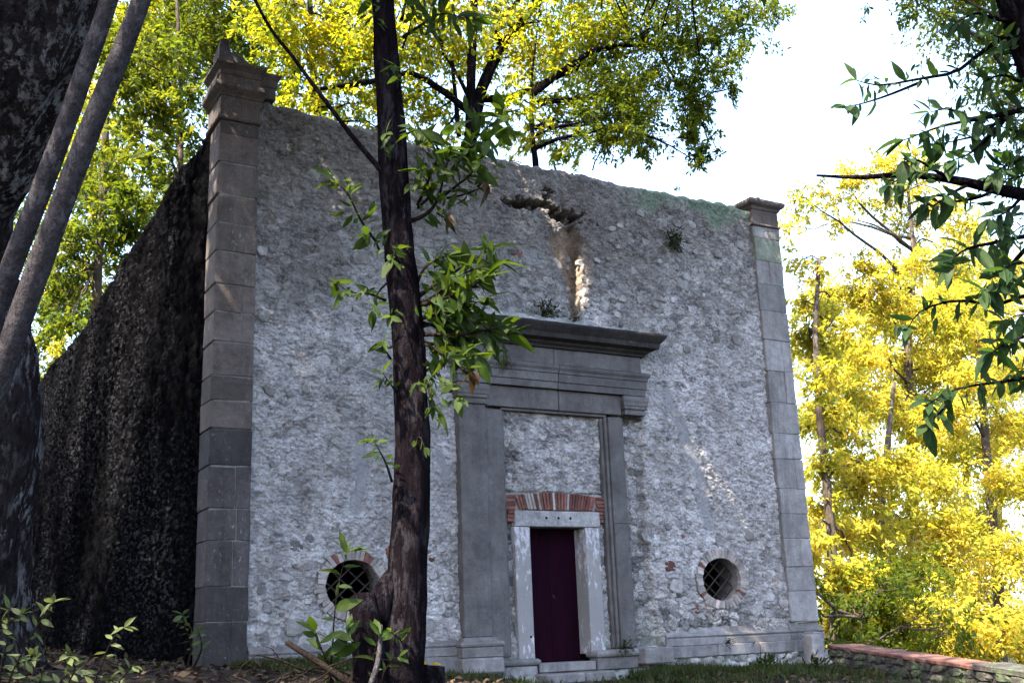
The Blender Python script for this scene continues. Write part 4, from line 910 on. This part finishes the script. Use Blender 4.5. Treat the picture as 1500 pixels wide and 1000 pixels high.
bgtree('leafy_tree', 'leafy tree with hanging branches against the white sky', 800, 6.5,
    [(790, 420), (786, 260), (780, 200), (778, 130), (785, 60), (800, -60)], (7, 7, 5, 3, 2, 1.5),
    [(890, 120, 48, 1.5), (930, 150, 46, 1.6), (905, 190, 34, 1.5), (950, 195, 26, 1.4), (870, 160, 36, 1.3), (960, 110, 40, 1.3), (1020, 120, 26, 2.5), (1018, 150, 24, 2.5), (1012, 175, 22, 2.5), (1010, 195, 19, 2.5), (1022, 220, 15, 2.4), (1022, 238, 12, 2.2), (1035, 225, 10, 2), (915, 165, 40, 2), (940, 215, 18, 2), (885, 200, 26, 1.5), (1050, 100, 28, 1.2), (1066, 130, 20, 1.2), (1040, 60, 40), (1090, 30, 40), (1130, 12, 32), (1000, 30, 55), (950, 50, 55), (900, 50, 55), (1075, 70, 28), (1045, 190, 13, .8), (1052, 225, 9, .8), (1000, 80, 36), (1060, -30, 60), (960, -40, 80), (850, 200, 26, .8)],
    M['bg_leaf3'], limbs=[([(778, 140, 0), (830, 100, .2), (880, 72, .4), (960, 65, .6), (1040, 58, .8)], 6, 3), ([(780, 150, 0), (850, 145, .3), (905, 132, .4)], 5, 3), ([(960, 66, .6), (985, 110, .6), (1010, 150, .6)], 3, 1.5)], dens=1500, up=6, droop=.8, size=.15, bark=M['bark'])
bgtree('leafy_tree', 'bushy crown rising behind the wall left of the dark trunk', 480, 9, 
    [(470, 380), (468, 220), (460, 120), (455, 30), (450, -80)], (8, 8, 7, 6, 5),
    [(440, 60, 60), (480, 30, 60), (500, 90, 55), (420, 110, 50), (450, 140, 45), (510, 150, 40), (540, 60, 50), (400, 50, 55), (470, 170, 30), (400, 140, 36, .9), (520, 10, 60), (430, 0, 70), (550, 150, 38), (560, 190, 30), (490, 185, 26)], M['bg_leaf'], dens=1100, up=6, bark=M['bark'])
bgtree('tall_tree', 'slender pale trunked tree above the left pilaster', 330, 14,
    [(330, 500), (320, 300), (318, 160), (316, 60), (314, -60)], (8, 8, 7, 6, 5),
    [(300, 30, 60), (350, 50, 55), (380, 20, 60), (260, 60, 55), (290, 90, 45), (380, 90, 40), (340, 10, 60), (250, 10, 60), (240, 110, 45), (410, 60, 40)], M['bg_leaf3'], dens=1000, up=6)
# left woodland, beside the side wall
LT_ = [('leafy_tree', 'green tree beyond the side wall right of the leaning stems', 11, [(262, 500), (262, 300), (266, 180), (262, 60), (255, -60)], (6, 6, 5, 4, 3), [(230, 160, 50), (265, 200, 44), (220, 220, 50), (250, 260, 38), (200, 280, 50), (225, 130, 46), (190, 190, 45), (290, 130, 36), (180, 120, 48), (170, 70, 50), (235, 60, 50)], M['bg_leaf3']),
       ('shade_tree', 'deep green tree over the far end of the side wall', 17, [(140, 560), (142, 420), (150, 300), (155, 150), (150, 0)], (9, 9, 8, 7, 5), [(150, 330, 45, 1.2), (180, 340, 45, 1.2), (120, 340, 45), (100, 380, 40), (160, 380, 40), (205, 330, 36), (90, 420, 40), (130, 420, 36), (180, 290, 45), (130, 280, 45), (170, 240, 46), (215, 300, 40), (75, 470, 30), (105, 470, 30)], M['bg_leaf3']),
       ('birch_tree', 'pale sunlit trunk among leaves above the side wall', 24, [(146, 540), (144, 440), (143, 380), (140, 320), (136, 200), (130, 50)], (8, 8, 8, 7, 6, 4), [(110, 360, 40, .7), (150, 300, 40, .7), (90, 420, 35, .7), (125, 390, 25, .5), (80, 500, 30, .5), (160, 420, 25, .5), (110, 160, 60, .8), (160, 60, 70, .8)], M['bg_leaf2']),
       ('thin_tree', 'thin bare lower trunk in the bright gap beside the left pilaster', 20, [(266, 420), (262, 250), (258, 150), (250, 40)], (4, 4, 3.5, 3), [(270, 230, 30, .5), (245, 180, 30, .6), (285, 160, 30, .5), (230, 40, 60), (190, 30, 60), (290, 60, 50), (170, 140, 50), (200, 90, 50), (130, 200, 50), (110, 250, 50)], M['bg_leaf'])]
LT_.append(('shade_tree', 'dim low tree in the gap at the far end of the side wall', 26, [(85, 640), (84, 520), (80, 440), (78, 380)], (6, 6, 5, 3), [(70, 440, 40, 1.2), (100, 470, 36, 1.2), (60, 500, 36, 1.2), (85, 530, 34, 1.2), (65, 560, 30, 1.2), (110, 420, 36, 1.2), (120, 450, 30, 1.), (50, 400, 40, 1.2), (60, 590, 30, 1.2)], M['bg_leaf3']))
for nm, lab, Y, pts, rad, cl, mt in LT_:
    bgtree(nm, lab, 0, Y, pts, rad, cl, mt, dens=1000, up=5, size=.19, bark=M['polebark'] if nm == 'birch_tree' else None)
# shade wood on the slope left of the side wall (its crowns reach over the leaning stems)
for i, (X, Y, lab) in enumerate(((-9.5, 4, 'dark broad crown behind the massive trunk'), (-8.0, 10, 'dark crown left of the side wall, half way along'), (-9.0, 17, 'dark crown past the far end of the side wall'))):
    z = float(gz(X, Y)); cl = [(X+rng.normal()*2.0, Y+rng.normal()*2.4, z+rng.uniform(2.5, 14), rng.uniform(1.2, 1.8), 1) for _ in range(34)]
    make_tree('shade_tree', lab, 'tree', [(X, Y, z-.2), (X+.2, Y, z+4), (X-.1, Y+.2, z+8), (X+.2, Y, z+13)], (.3, .26, .2, .08), cl, M['bg_leaf3'], M['bgbark'], .2, 420, .42, group='trees on the slope left of the side wall')
# ---- sunny trees falling away on the right
RT = [('slim_tree', 'slim sunlit tree right beside the chapel corner', 6, [(1225, 960), (1222, 850), (1212, 720), (1200, 600), (1195, 480), (1200, 380)], (11, 10, 9, 8, 6, 4), [(1190, 500, 28), (1180, 440, 24, .8), (1210, 560, 35), (1195, 620, 28), (1240, 640, 40), (1215, 680, 36), (1250, 720, 45), (1225, 780, 40), (1215, 840, 40), (1230, 900, 45), (1260, 850, 50), (1195, 400, 24, .6), (1230, 480, 30), (1235, 930, 40), (1180, 480, 26, .8), (1205, 520, 30), (1175, 380, 24, .5), (1220, 600, 36), (1205, 740, 34), (1250, 580, 36), (1265, 690, 36), (1200, 800, 30), (1215, 450, 30)], 1.),
      ('tall_tree', 'tall sunny tree with thin crown against the sky', 11, [(1340, 960), (1338, 800), (1335, 640), (1330, 500), (1338, 380), (1330, 280)], (12, 12, 11, 9, 6, 3), [(1300, 240, 36, .8), (1350, 230, 30, .7), (1250, 260, 34, .7), (1180, 290, 30, .6), (1160, 330, 26, .5), (1290, 300, 30, .6), (1380, 300, 36, .7), (1330, 330, 36, .6), (1220, 330, 28, .5), (1260, 380, 30, .6), (1320, 400, 36, .8), (1390, 390, 36, .7), (1350, 460, 45), (1290, 470, 40), (1240, 430, 36), (1310, 540, 45), (1370, 540, 45), (1280, 590, 40), (1330, 620, 45), (1260, 520, 40), (1400, 450, 40), (1280, 410, 34), (1350, 380, 34), (1240, 510, 34), (1300, 440, 36), (1390, 520, 40), (1410, 330, 34, .7), (1340, 270, 34, .6), (1225, 290, 26, .5), (1360, 600, 40)], .9),
      ('sunny_tree', 'broad yellow green tree in the middle of the right hand slope', 8, [(1300, 980), (1296, 860), (1290, 760), (1300, 650), (1310, 560)], (9, 9, 8, 6, 4), [(1300, 680, 45), (1260, 780, 50), (1320, 760, 50), (1290, 840, 55), (1340, 830, 50), (1360, 700, 45), (1310, 910, 50), (1370, 900, 50), (1270, 920, 45), (1390, 780, 45)], 1.1),
      ('sunny_tree', 'bright yellow tree at the right edge behind the parapet', 9, [(1470, 990), (1462, 860), (1450, 720), (1440, 600), (1430, 480)], (11, 11, 10, 8, 5), [(1420, 560, 45), (1470, 620, 45), (1420, 660, 50, .8), (1480, 700, 45), (1430, 760, 50), (1480, 820, 55), (1420, 860, 50), (1460, 920, 55), (1400, 930, 45), (1400, 480, 40), (1450, 500, 36, .8), (1490, 540, 36, .6), (1390, 610, 40), (1380, 830, 40)], 1.),
      ('far_tree', 'pale far tree showing between the sunny trees', 22, [(1420, 950), (1415, 700), (1405, 500), (1400, 380)], (6, 6, 5, 3), [(1400, 420, 45, .7), (1440, 460, 45, .7), (1370, 470, 40, .6), (1450, 560, 45, .6), (1480, 440, 40, .7), (1420, 350, 40, .6), (1500, 640, 50, .7), (1250, 560, 36, .6), (1380, 650, 40, .6)], 1.)]
RT += [('far_tree', 'pale yellow tree far down the slope beside the chapel corner', 26, [(1210, 940), (1212, 760), (1205, 600), (1200, 480)], (5, 5, 4, 3), [(x+rng.uniform(-20, 20), y+rng.uniform(-15, 15), rng.uniform(26, 40), .8) for x in (1175, 1215, 1255) for y in (440, 520, 600, 680, 760)], .9),
       ('far_tree', 'pale yellow tree far down the slope under the bare branch', 30, [(1310, 950), (1305, 760), (1300, 560), (1290, 400)], (5, 5, 4, 3), [(x+rng.uniform(-20, 20), y+rng.uniform(-15, 15), rng.uniform(26, 40), .8) for x in (1270, 1320, 1370) for y in (440, 520, 600, 680, 760)], .9),
       ('far_tree', 'pale yellow tree far down the slope at the right edge', 28, [(1470, 950), (1465, 760), (1460, 600), (1450, 460)], (5, 5, 4, 3), [(x+rng.uniform(-20, 20), y+rng.uniform(-15, 15), rng.uniform(28, 42), .8) for x in (1410, 1450, 1495) for y in (400, 480, 560, 640, 720, 800)], .9)]
for nm, lab, Y, pts, rad, cl, dn in RT:
    bgtree(nm, lab, 0, Y, pts, rad, cl, M['bg_leaf2'], dens=1950*dn, up=0, size=.18, group='sunny trees on the right hand slope')
for i, (x, y, Y, r, mt, lab) in enumerate(((1260, 905, 4, 60, 'bg_leaf3', 'green bush behind the parapet beside the chapel corner'), (1330, 880, 5, 60, 'bg_leaf3', 'dark green bush below the middle sunny tree'), (1420, 930, 3.5, 60, 'bg_leaf2', 'yellow green bush behind the right part of the parapet'), (1490, 935, 2.5, 60, 'bg_leaf2', 'yellow green bush behind the parapet at the right edge'))):
    p = at(x, y, Y); b0 = p.copy(); b0[2] = float(gz(p[0], p[1])); n = []
    for _ in range(9):
        q = p+rng.normal(size=3)*np.array([1.1, .8, .7]); n.append((*q, rng.uniform(.6, .9), 1))
    for _ in range(8):
        t = rng.uniform(0, .8); q = b0*(1-t)+p*t+rng.normal(size=3)*np.array([.9, .7, .2]); n.append((*q, rng.uniform(.7, 1.), 1))
    make_tree('bush', lab, 'bush', [b0, b0*.6+p*.4, p], (.09, .07, .03), n, M[mt], M['bgbark'], .16, 900, .42, group='bushes behind the parapet')

# ---- chestnut branches hanging in from the right
RD = 6.6; sr = RD/FPX
rb = lp(1640, 1200, RD); rb[2] = float(gz(rb[0], rb[1]))-.1
rtrunk = [rb, lp(1640, 700, RD), lp(1620, 420, RD), lp(1580, 250, RD), lp(1530, 90, RD), lp(1492, -20, RD), lp(1460, -160, RD), lp(1430, -330, RD)]
rt = make_tree('chestnut_tree', 'chestnut tree at the right edge with dark leafy branches hanging into view', 'tree', rtrunk, [q*sr for q in (60, 55, 48, 42, 36, 32, 28, 18)],
    [(*lp(1500+rng.normal()*160, -420+rng.normal()*170, RD+rng.normal()*.9), rng.uniform(.6, 1.), 1) for _ in range(18)], M['fg_leafs'], M['bark'], .17, 420, .34, clear=outframe, sides=16, twigs=False, leafname='high_foliage')
def rshoot(pts, n, l=52, r=4, dd=0, **k):
    P = [lp(x, y, RD+dd*i/(len(pts)-1)) for i, (x, y) in enumerate(pts)]; return shoot(rt, P, r*sr, n, l*sr*.78, k.pop('lib', LR), M['bark'], infill=2, **k)
rshoot([(1590, 300), (1500, 285), (1450, 275), (1400, 264), (1330, 256), (1260, 260), (1196, 257)], 0, r=11, tip=0)
rshoot([(1490, 40), (1440, 75), (1400, 105), (1350, 115), (1290, 125), (1255, 118)], 15, 40, 4, -.3, droop=.4, start=.2)
rshoot([(1350, 120), (1300, 140), (1262, 152), (1238, 156)], 7, 36, 2.5, -.2, droop=.3)
rshoot([(1540, 150), (1480, 165), (1430, 175), (1380, 185), (1325, 205)], 19, 56, 5, -.3, droop=.5, start=.15)
rshoot([(1420, 175), (1390, 160), (1360, 165)], 7, 46, 3, -.3, droop=.3)
rshoot([(1480, 165), (1450, 200), (1420, 225), (1395, 235)], 13, 50, 4, -.3, droop=.6)
rshoot([(1400, 264), (1370, 250), (1345, 235), (1325, 235)], 10, 54, 3.5, -.3, droop=.6); rshoot([(1345, 258), (1320, 262), (1300, 272)], 6, 54, 3, -.3, droop=1.)
rshoot([(1460, 278), (1430, 290), (1395, 295), (1380, 285)], 10, 50, 3.5, -.3, droop=.9); rshoot([(1500, 285), (1475, 310), (1450, 320)], 8, 50, 3, -.3, droop=.9)
rshoot([(1590, 360), (1520, 345), (1460, 355), (1415, 365), (1390, 385)], 18, 60, 5, -.4, droop=.7, start=.2)
rshoot([(1520, 345), (1480, 390), (1460, 420), (1440, 425)], 14, 58, 4, -.4, droop=.8)
rshoot([(1600, 440), (1520, 430), (1460, 445), (1400, 440), (1350, 455), (1330, 480)], 14, 44, 4, -.3, droop=.6, start=.35)
rshoot([(1600, 520), (1530, 490), (1480, 500), (1455, 515)], 16, 58, 5, -.4, droop=.8, start=.25)
rshoot([(1600, 590), (1530, 555), (1460, 560), (1400, 570), (1362, 590)], 16, 54, 4, -.3, droop=.8, start=.25)
rshoot([(1400, 570), (1385, 595), (1360, 620)], 8, 56, 3, -.3, droop=.9); rshoot([(1540, 100), (1500, 120), (1470, 110), (1440, 120)], 12, 50, 4, -.2, droop=.5)
rshoot([(1530, 220), (1490, 235), (1460, 250)], 12, 50, 4, -.3, droop=.7); rshoot([(1510, 20), (1470, 30), (1430, 20), (1400, 35)], 13, 46, 4, -.2, droop=.5); rshoot([(1540, 60), (1490, 80), (1460, 70)], 10, 46, 4, .3, droop=.5)
for a, l_, dp in (([(1560, 90), (1510, 100), (1480, 95), (1455, 100)], 42, .5), ([(1560, 200), (1515, 200), (1480, 190), (1450, 180)], 46, .5), ([(1470, 170), (1440, 195), (1405, 205), (1370, 212)], 46, .5), ([(1560, 250), (1510, 255), (1480, 262), (1450, 262)], 44, .6), ([(1420, 270), (1390, 285), (1370, 300), (1355, 300)], 44, .8),
    ([(1590, 400), (1530, 390), (1490, 385), (1470, 395)], 50, .7), ([(1590, 480), (1540, 465), (1500, 460), (1470, 470)], 48, .7), ([(1590, 300), (1540, 320), (1500, 330), (1480, 345)], 46, .7), ([(1600, 560), (1550, 530), (1510, 535), (1485, 550)], 46, .8), ([(1520, 15), (1495, 50), (1465, 55), (1445, 45)], 40, .5)):
    rshoot(a, 9, l_, 3, rng.uniform(-.5, .4), droop=dp, start=.25, tip=4)
M['dark_leafs'] = m_leaf('shaded_foliage', [(.010, .024, .010), (.017, .036, .012), (.026, .048, .013)], [(.02, .05, .008), (.035, .075, .009), (.06, .10, .01)], .4)  # same leaf colours for the small leaves, shade included in them
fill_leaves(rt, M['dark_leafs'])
# a green tree behind those branches, top right
bgtree('leafy_tree', 'green crown at the top right corner behind the chestnut branches', 0, -3, [(1560, 800), (1560, 400), (1540, 200), (1500, 60), (1480, -60)], (18, 16, 13, 9, 6), [(1400, 20, 60), (1350, 5, 45, .8), (1450, 60, 60), (1490, 30, 70), (1480, 130, 45), (1440, 130, 36, .7), (1500, 180, 50), (1490, 240, 40, .8), (1330, -20, 50), (1420, -40, 70), (1500, -30, 70), (1560, 100, 70), (1560, 300, 60)], M['bg_leaf3'], dens=1900, up=4, size=.12, group='trees at the right edge')

# ================================================================= SMALL PLANTS AND GROUND THINGS
def weed(name, label, cat, px, Y, stems, lib, lsize, group=None, bark='twig'):
    b0 = at(px[0], px[1], Y); s_ = np.dot(b0-CAM, _f)/FPX; b0[2] = float(gz(b0[0], b0[1])); root = thing(name, label, cat, b0, group)
    for pts, n, tip, dr in stems:
        P = [at(x, y, Y-.1*i) for i, (x, y) in enumerate(pts)]
        if P[0][2] > b0[2]: P = [b0*.5+P[0]*.5-np.array([0, 0, .5*max(0, P[0][2]-b0[2])])]+P
        shoot(root, P, 2.2*s_, n, lsize*s_, lib, M[bark], start=.2, droop=dr, tip=tip, name='stem')
    return root
G = 'pale weeds at the lower left'
weed('weed', 'tall pale weed at the lower left corner of the picture', 'weed', (15, 985), -6, [([(10, 1010), (30, 960), (55, 915), (78, 882)], 14, 5, .3), ([(0, 990), (10, 940), (15, 890)], 10, 4, .3), ([(-20, 960), (5, 920), (30, 900)], 8, 4, .3)], LW, 22, G)
weed('weed', 'pale weed shoot second from the left corner', 'weed', (140, 1000), -6, [([(135, 1015), (150, 970), (165, 935), (182, 918)], 11, 4, .3), ([(100, 1010), (110, 980), (100, 960)], 9, 4, .3), ([(170, 1010), (185, 985), (195, 975)], 7, 3, .4)], LW, 21, G)
weed('weed', 'pale low weeds in front of the dark side wall', 'weed', (60, 1005), -5.5, [([(55, 1020), (60, 985), (50, 960)], 9, 4, .5), ([(80, 1020), (95, 990), (120, 985)], 9, 4, .5), ([(30, 1015), (25, 985), (40, 965)], 9, 4, .5), ([(120, 1020), (140, 1000), (165, 995)], 8, 4, .5)], LW, 20, G)
weed('creeper', 'pale creeper climbing the foot of the left pilaster', 'creeper', (278, 975), -.9, [([(272, 985), (280, 945), (270, 915), (268, 900)], 14, 3, .6), ([(280, 985), (295, 950), (292, 925)], 12, 3, .6)], LW, 17)
weed('sapling', 'young sapling with upright leaves before the left round window', 'sapling', (480, 990), -5.6, [([(482, 1000), (487, 950), (490, 900), (497, 850), (508, 810)], 12, 4, .2), ([(485, 990), (475, 960), (462, 925)], 8, 3, .3), ([(488, 985), (500, 950), (510, 930)], 6, 3, .4)], LF, 38)
weed('sapling', 'small green sprout growing low on the dark trunk foot', 'sapling', (555, 990), -5.95, [([(552, 1000), (548, 960), (556, 930)], 7, 3, .3), ([(558, 1000), (572, 970), (585, 960)], 5, 2, .3)], LF, 26)
# tufts rooted in the masonry
def tuft(label, x, y, Y, r, n, mat, fall=.4, name='wall_plant'):
    p = at(x, y, Y); s_ = np.dot(p-CAM, _f)/FPX; R_ = r*s_; root = thing(name, label, 'plant', p)
    P = p+rng.normal(size=(n, 3))*np.array([.5, .22, .42])*R_; P[:, 1] = np.minimum(P[:, 1], Y+.02)-.03; d = (P-p)+rng.normal(size=(n, 3))*R_*.6; d[:, 2] -= fall*R_; d[:, 1] -= R_*.4
    V, F = leaf_quads(P, d, rng.normal(size=(n, 3)), np.full(n, R_*.42)*rng.uniform(.5, 1.3, n), np.full(n, R_*.13)); ob('leaves', mesh('leaves', V, F), M[mat], root, kind='stuff')
    mb = MB()
    for _ in range(6):
        e = p+rng.normal(size=3)*R_*.5; e[1] = min(e[1], Y-.03); V, F = tube([p+np.array([0, .06, 0]), (p+e)/2+np.array([0, -.02, .02]), e], [.008, .006, .003], 4); mb.add(V, F)
    ob('stems', mb.mesh('stems'), M['twig'], root); return root
tuft('dry green tuft growing from the bare upper wall at right', 986, 352, -.06, 16, 240, 'grass'); tuft('green tuft on the ledge above the cornice', 800, 458, -.25, 17, 300, 'grass', .1)
tuft('small green sprig on the cornice ledge under the gash', 842, 470, -.3, 11, 90, 'grass', .1); tuft('green sprig on the slab right of the doorway', 914, 948, -.35, 14, 140, 'grass', -.4)
tuft('little sprig in a joint of the right plinth', 1066, 942, -.2, 9, 70, 'grass', -.1); tuft('tiny yellow green sprig on the mossy wall top', 990, 277, .1, 10, 60, 'bg_leaf2', -.5)
tuft('dry brown tuft on the entablature under the cornice', 738, 532, -.3, 12, 120, 'litter', .3)
tuft('leafy plant growing at the foot of the stone post', 1195, 985, -.8, 26, 260, 'grass', -.3, 'ground_plant'); tuft('low leafy plant before the right plinth', 1120, 985, -.9, 26, 260, 'grass', -.3, 'ground_plant')
p0 = at(868, 250, .2); q = [at(868, 250, .2), at(872, 236, .15), at(882, 220, .1), at(886, 205, .1), at(888, 188, .05)]
V, F = tube(spline(q, 10), np.linspace(.016, .006, 10), 5); tag(ob('bare_twig', mesh('bare_twig', V, F, True), M['twig']), 'thin bare twig standing on the wall top against the sky', 'twig')

# grass and moss along the foot of the facade, leaf litter
def grass(n, fx, fy, h0, h1, mat, name, label, mask=None):
    X, Y = fx(n), fy(n); k = mask(X, Y) if mask is not None else np.ones(len(X), bool); X, Y = X[k], Y[k]
    P = np.stack([X, Y, gz(X, Y)-.01], -1); d = rng.normal(size=P.shape)*.45; d[:, 2] = rng.uniform(.5, 1.2, len(X)); sz = rng.uniform(h0, h1, len(X))
    V, F = leaf_quads(P, d, rng.normal(size=P.shape), sz, sz*.09+.004); return tag(ob(name, mesh(name, V, F), M[mat], kind='stuff'), label, 'grass')
gm = lambda s, t: (lambda X, Y: fbm(X*1.3, Y*1.3, 0, 3, s) > t)
grass(16000, lambda n: rng.uniform(6.2, 11.0, n), lambda n: -.2-np.abs(rng.normal(size=n))*.7, .06, .24, 'grass', 'grass', 'ragged grass along the foot of the right half of the facade', gm(101, -.08))
grass(15000, lambda n: rng.uniform(.3, 4.6, n), lambda n: -.25-np.abs(rng.normal(size=n))*.8, .04, .15, 'grass', 'grass', 'short mossy grass below the left half of the facade', gm(102, -.02))
grass(9000, lambda n: rng.uniform(2.5, 11, n), lambda n: rng.uniform(-6, -.8, n), .05, .20, 'grass', 'grass', 'thin grass on the slope before the chapel', gm(103, .02))
n = 9000; X = rng.uniform(-7, 10, n); Y = rng.uniform(-9, 0, n); X2 = rng.uniform(-6, -.2, n//2); Y2 = rng.uniform(-.5, 12, n//2); X = np.append(X, X2); Y = np.append(Y, Y2)
P = np.stack([X, Y, gz(X, Y)+.02], -1); d = rng.normal(size=P.shape); d[:, 2] *= .3; nn = rng.normal(size=P.shape)*.5; nn[:, 2] += 1; sz = rng.uniform(.06, .16, len(X)); V, F = leaf_quads(P, d, nn, sz, sz*.45)
tag(ob('leaf_litter', mesh('leaf_litter', V, F), M['litter'], kind='stuff'), 'brown fallen leaves over the woodland ground', 'leaf litter')
# dead branch, brushwood, stump with yellow leaves
q = [at(420, 940, -5.7), at(455, 962, -5.8), at(490, 985, -5.9), at(515, 1003, -5.95), at(540, 1020, -6.)]
V, F = tube(spline(q, 14), np.linspace(3.5, 5, 14)*sc, 8, .15, 2); db = ob('dead_branch', mesh('dead_branch', V, F, True), M['twig']); tag(db, 'broken dead branch leaning on the ground beside the dark trunk', 'branch')
bw = thing('brushwood', 'tangle of dry twigs at the foot of the dark trunk', 'brushwood', (*at(470, 1000, -5.8)[:2], float(gz(*at(470, 1000, -5.8)[:2]))))
c = at(470, 1000, -5.8)
for _ in range(26):
    a = c+rng.normal(size=3)*np.array([.26, .2, .07]); b = a+rng.normal(size=3)*np.array([.3, .2, .12]); V, F = tube(limb_path(a, b, .1, 5), np.linspace(.009, .003, 5), 4); ob('twig', mesh('twig', V, F), M['twig'], bw)
V, F = tube(spline([at(540, 1010, -6.1), at(552, 975, -6.15), at(557, 940, -6.1), at(558, 915, -6.05)], 9), np.linspace(4, 2.5, 9)*sc, 6); tag(ob('bare_stick', mesh('bare_stick', V, F, True), M['polebark']), 'thin grey stick leaning against the foot of the dark trunk', 'stick')
c = at(627, 990, -5.3); stp = thing('stump', 'small dark mossy stump right of the dark trunk', 'stump', (c[0], c[1], float(gz(c[0], c[1]))))
V, F = tube([(c[0], c[1], stp.location[2]-.1), (c[0], c[1], c[2]-.05), (c[0]+.02, c[1], at(627, 974, -5.3)[2])], [.2, .16, .12], 14, .3, 6); ob('wood', mesh('wood', V, F, True), M['bark'], stp)
M['yel'] = m_leaf('yellow_leaf', [(.45, .26, .01), (.6, .36, .015)], [(.5, .3, .01), (.6, .36, .02)], .3, False)
LY = leaf_lib(M['yel'], 3, wide=.5, curl=.5); yl = thing('yellow_leaves', 'bright yellow fallen leaves on the small dark stump', 'leaves', at(624, 973, -5.35))
for k in range(6): put_leaf(LY, yl, at(616+k*4, 972, -5.38), rng.normal(size=3)*np.array([1, .6, .4]), (0, -.5, 1), .10)
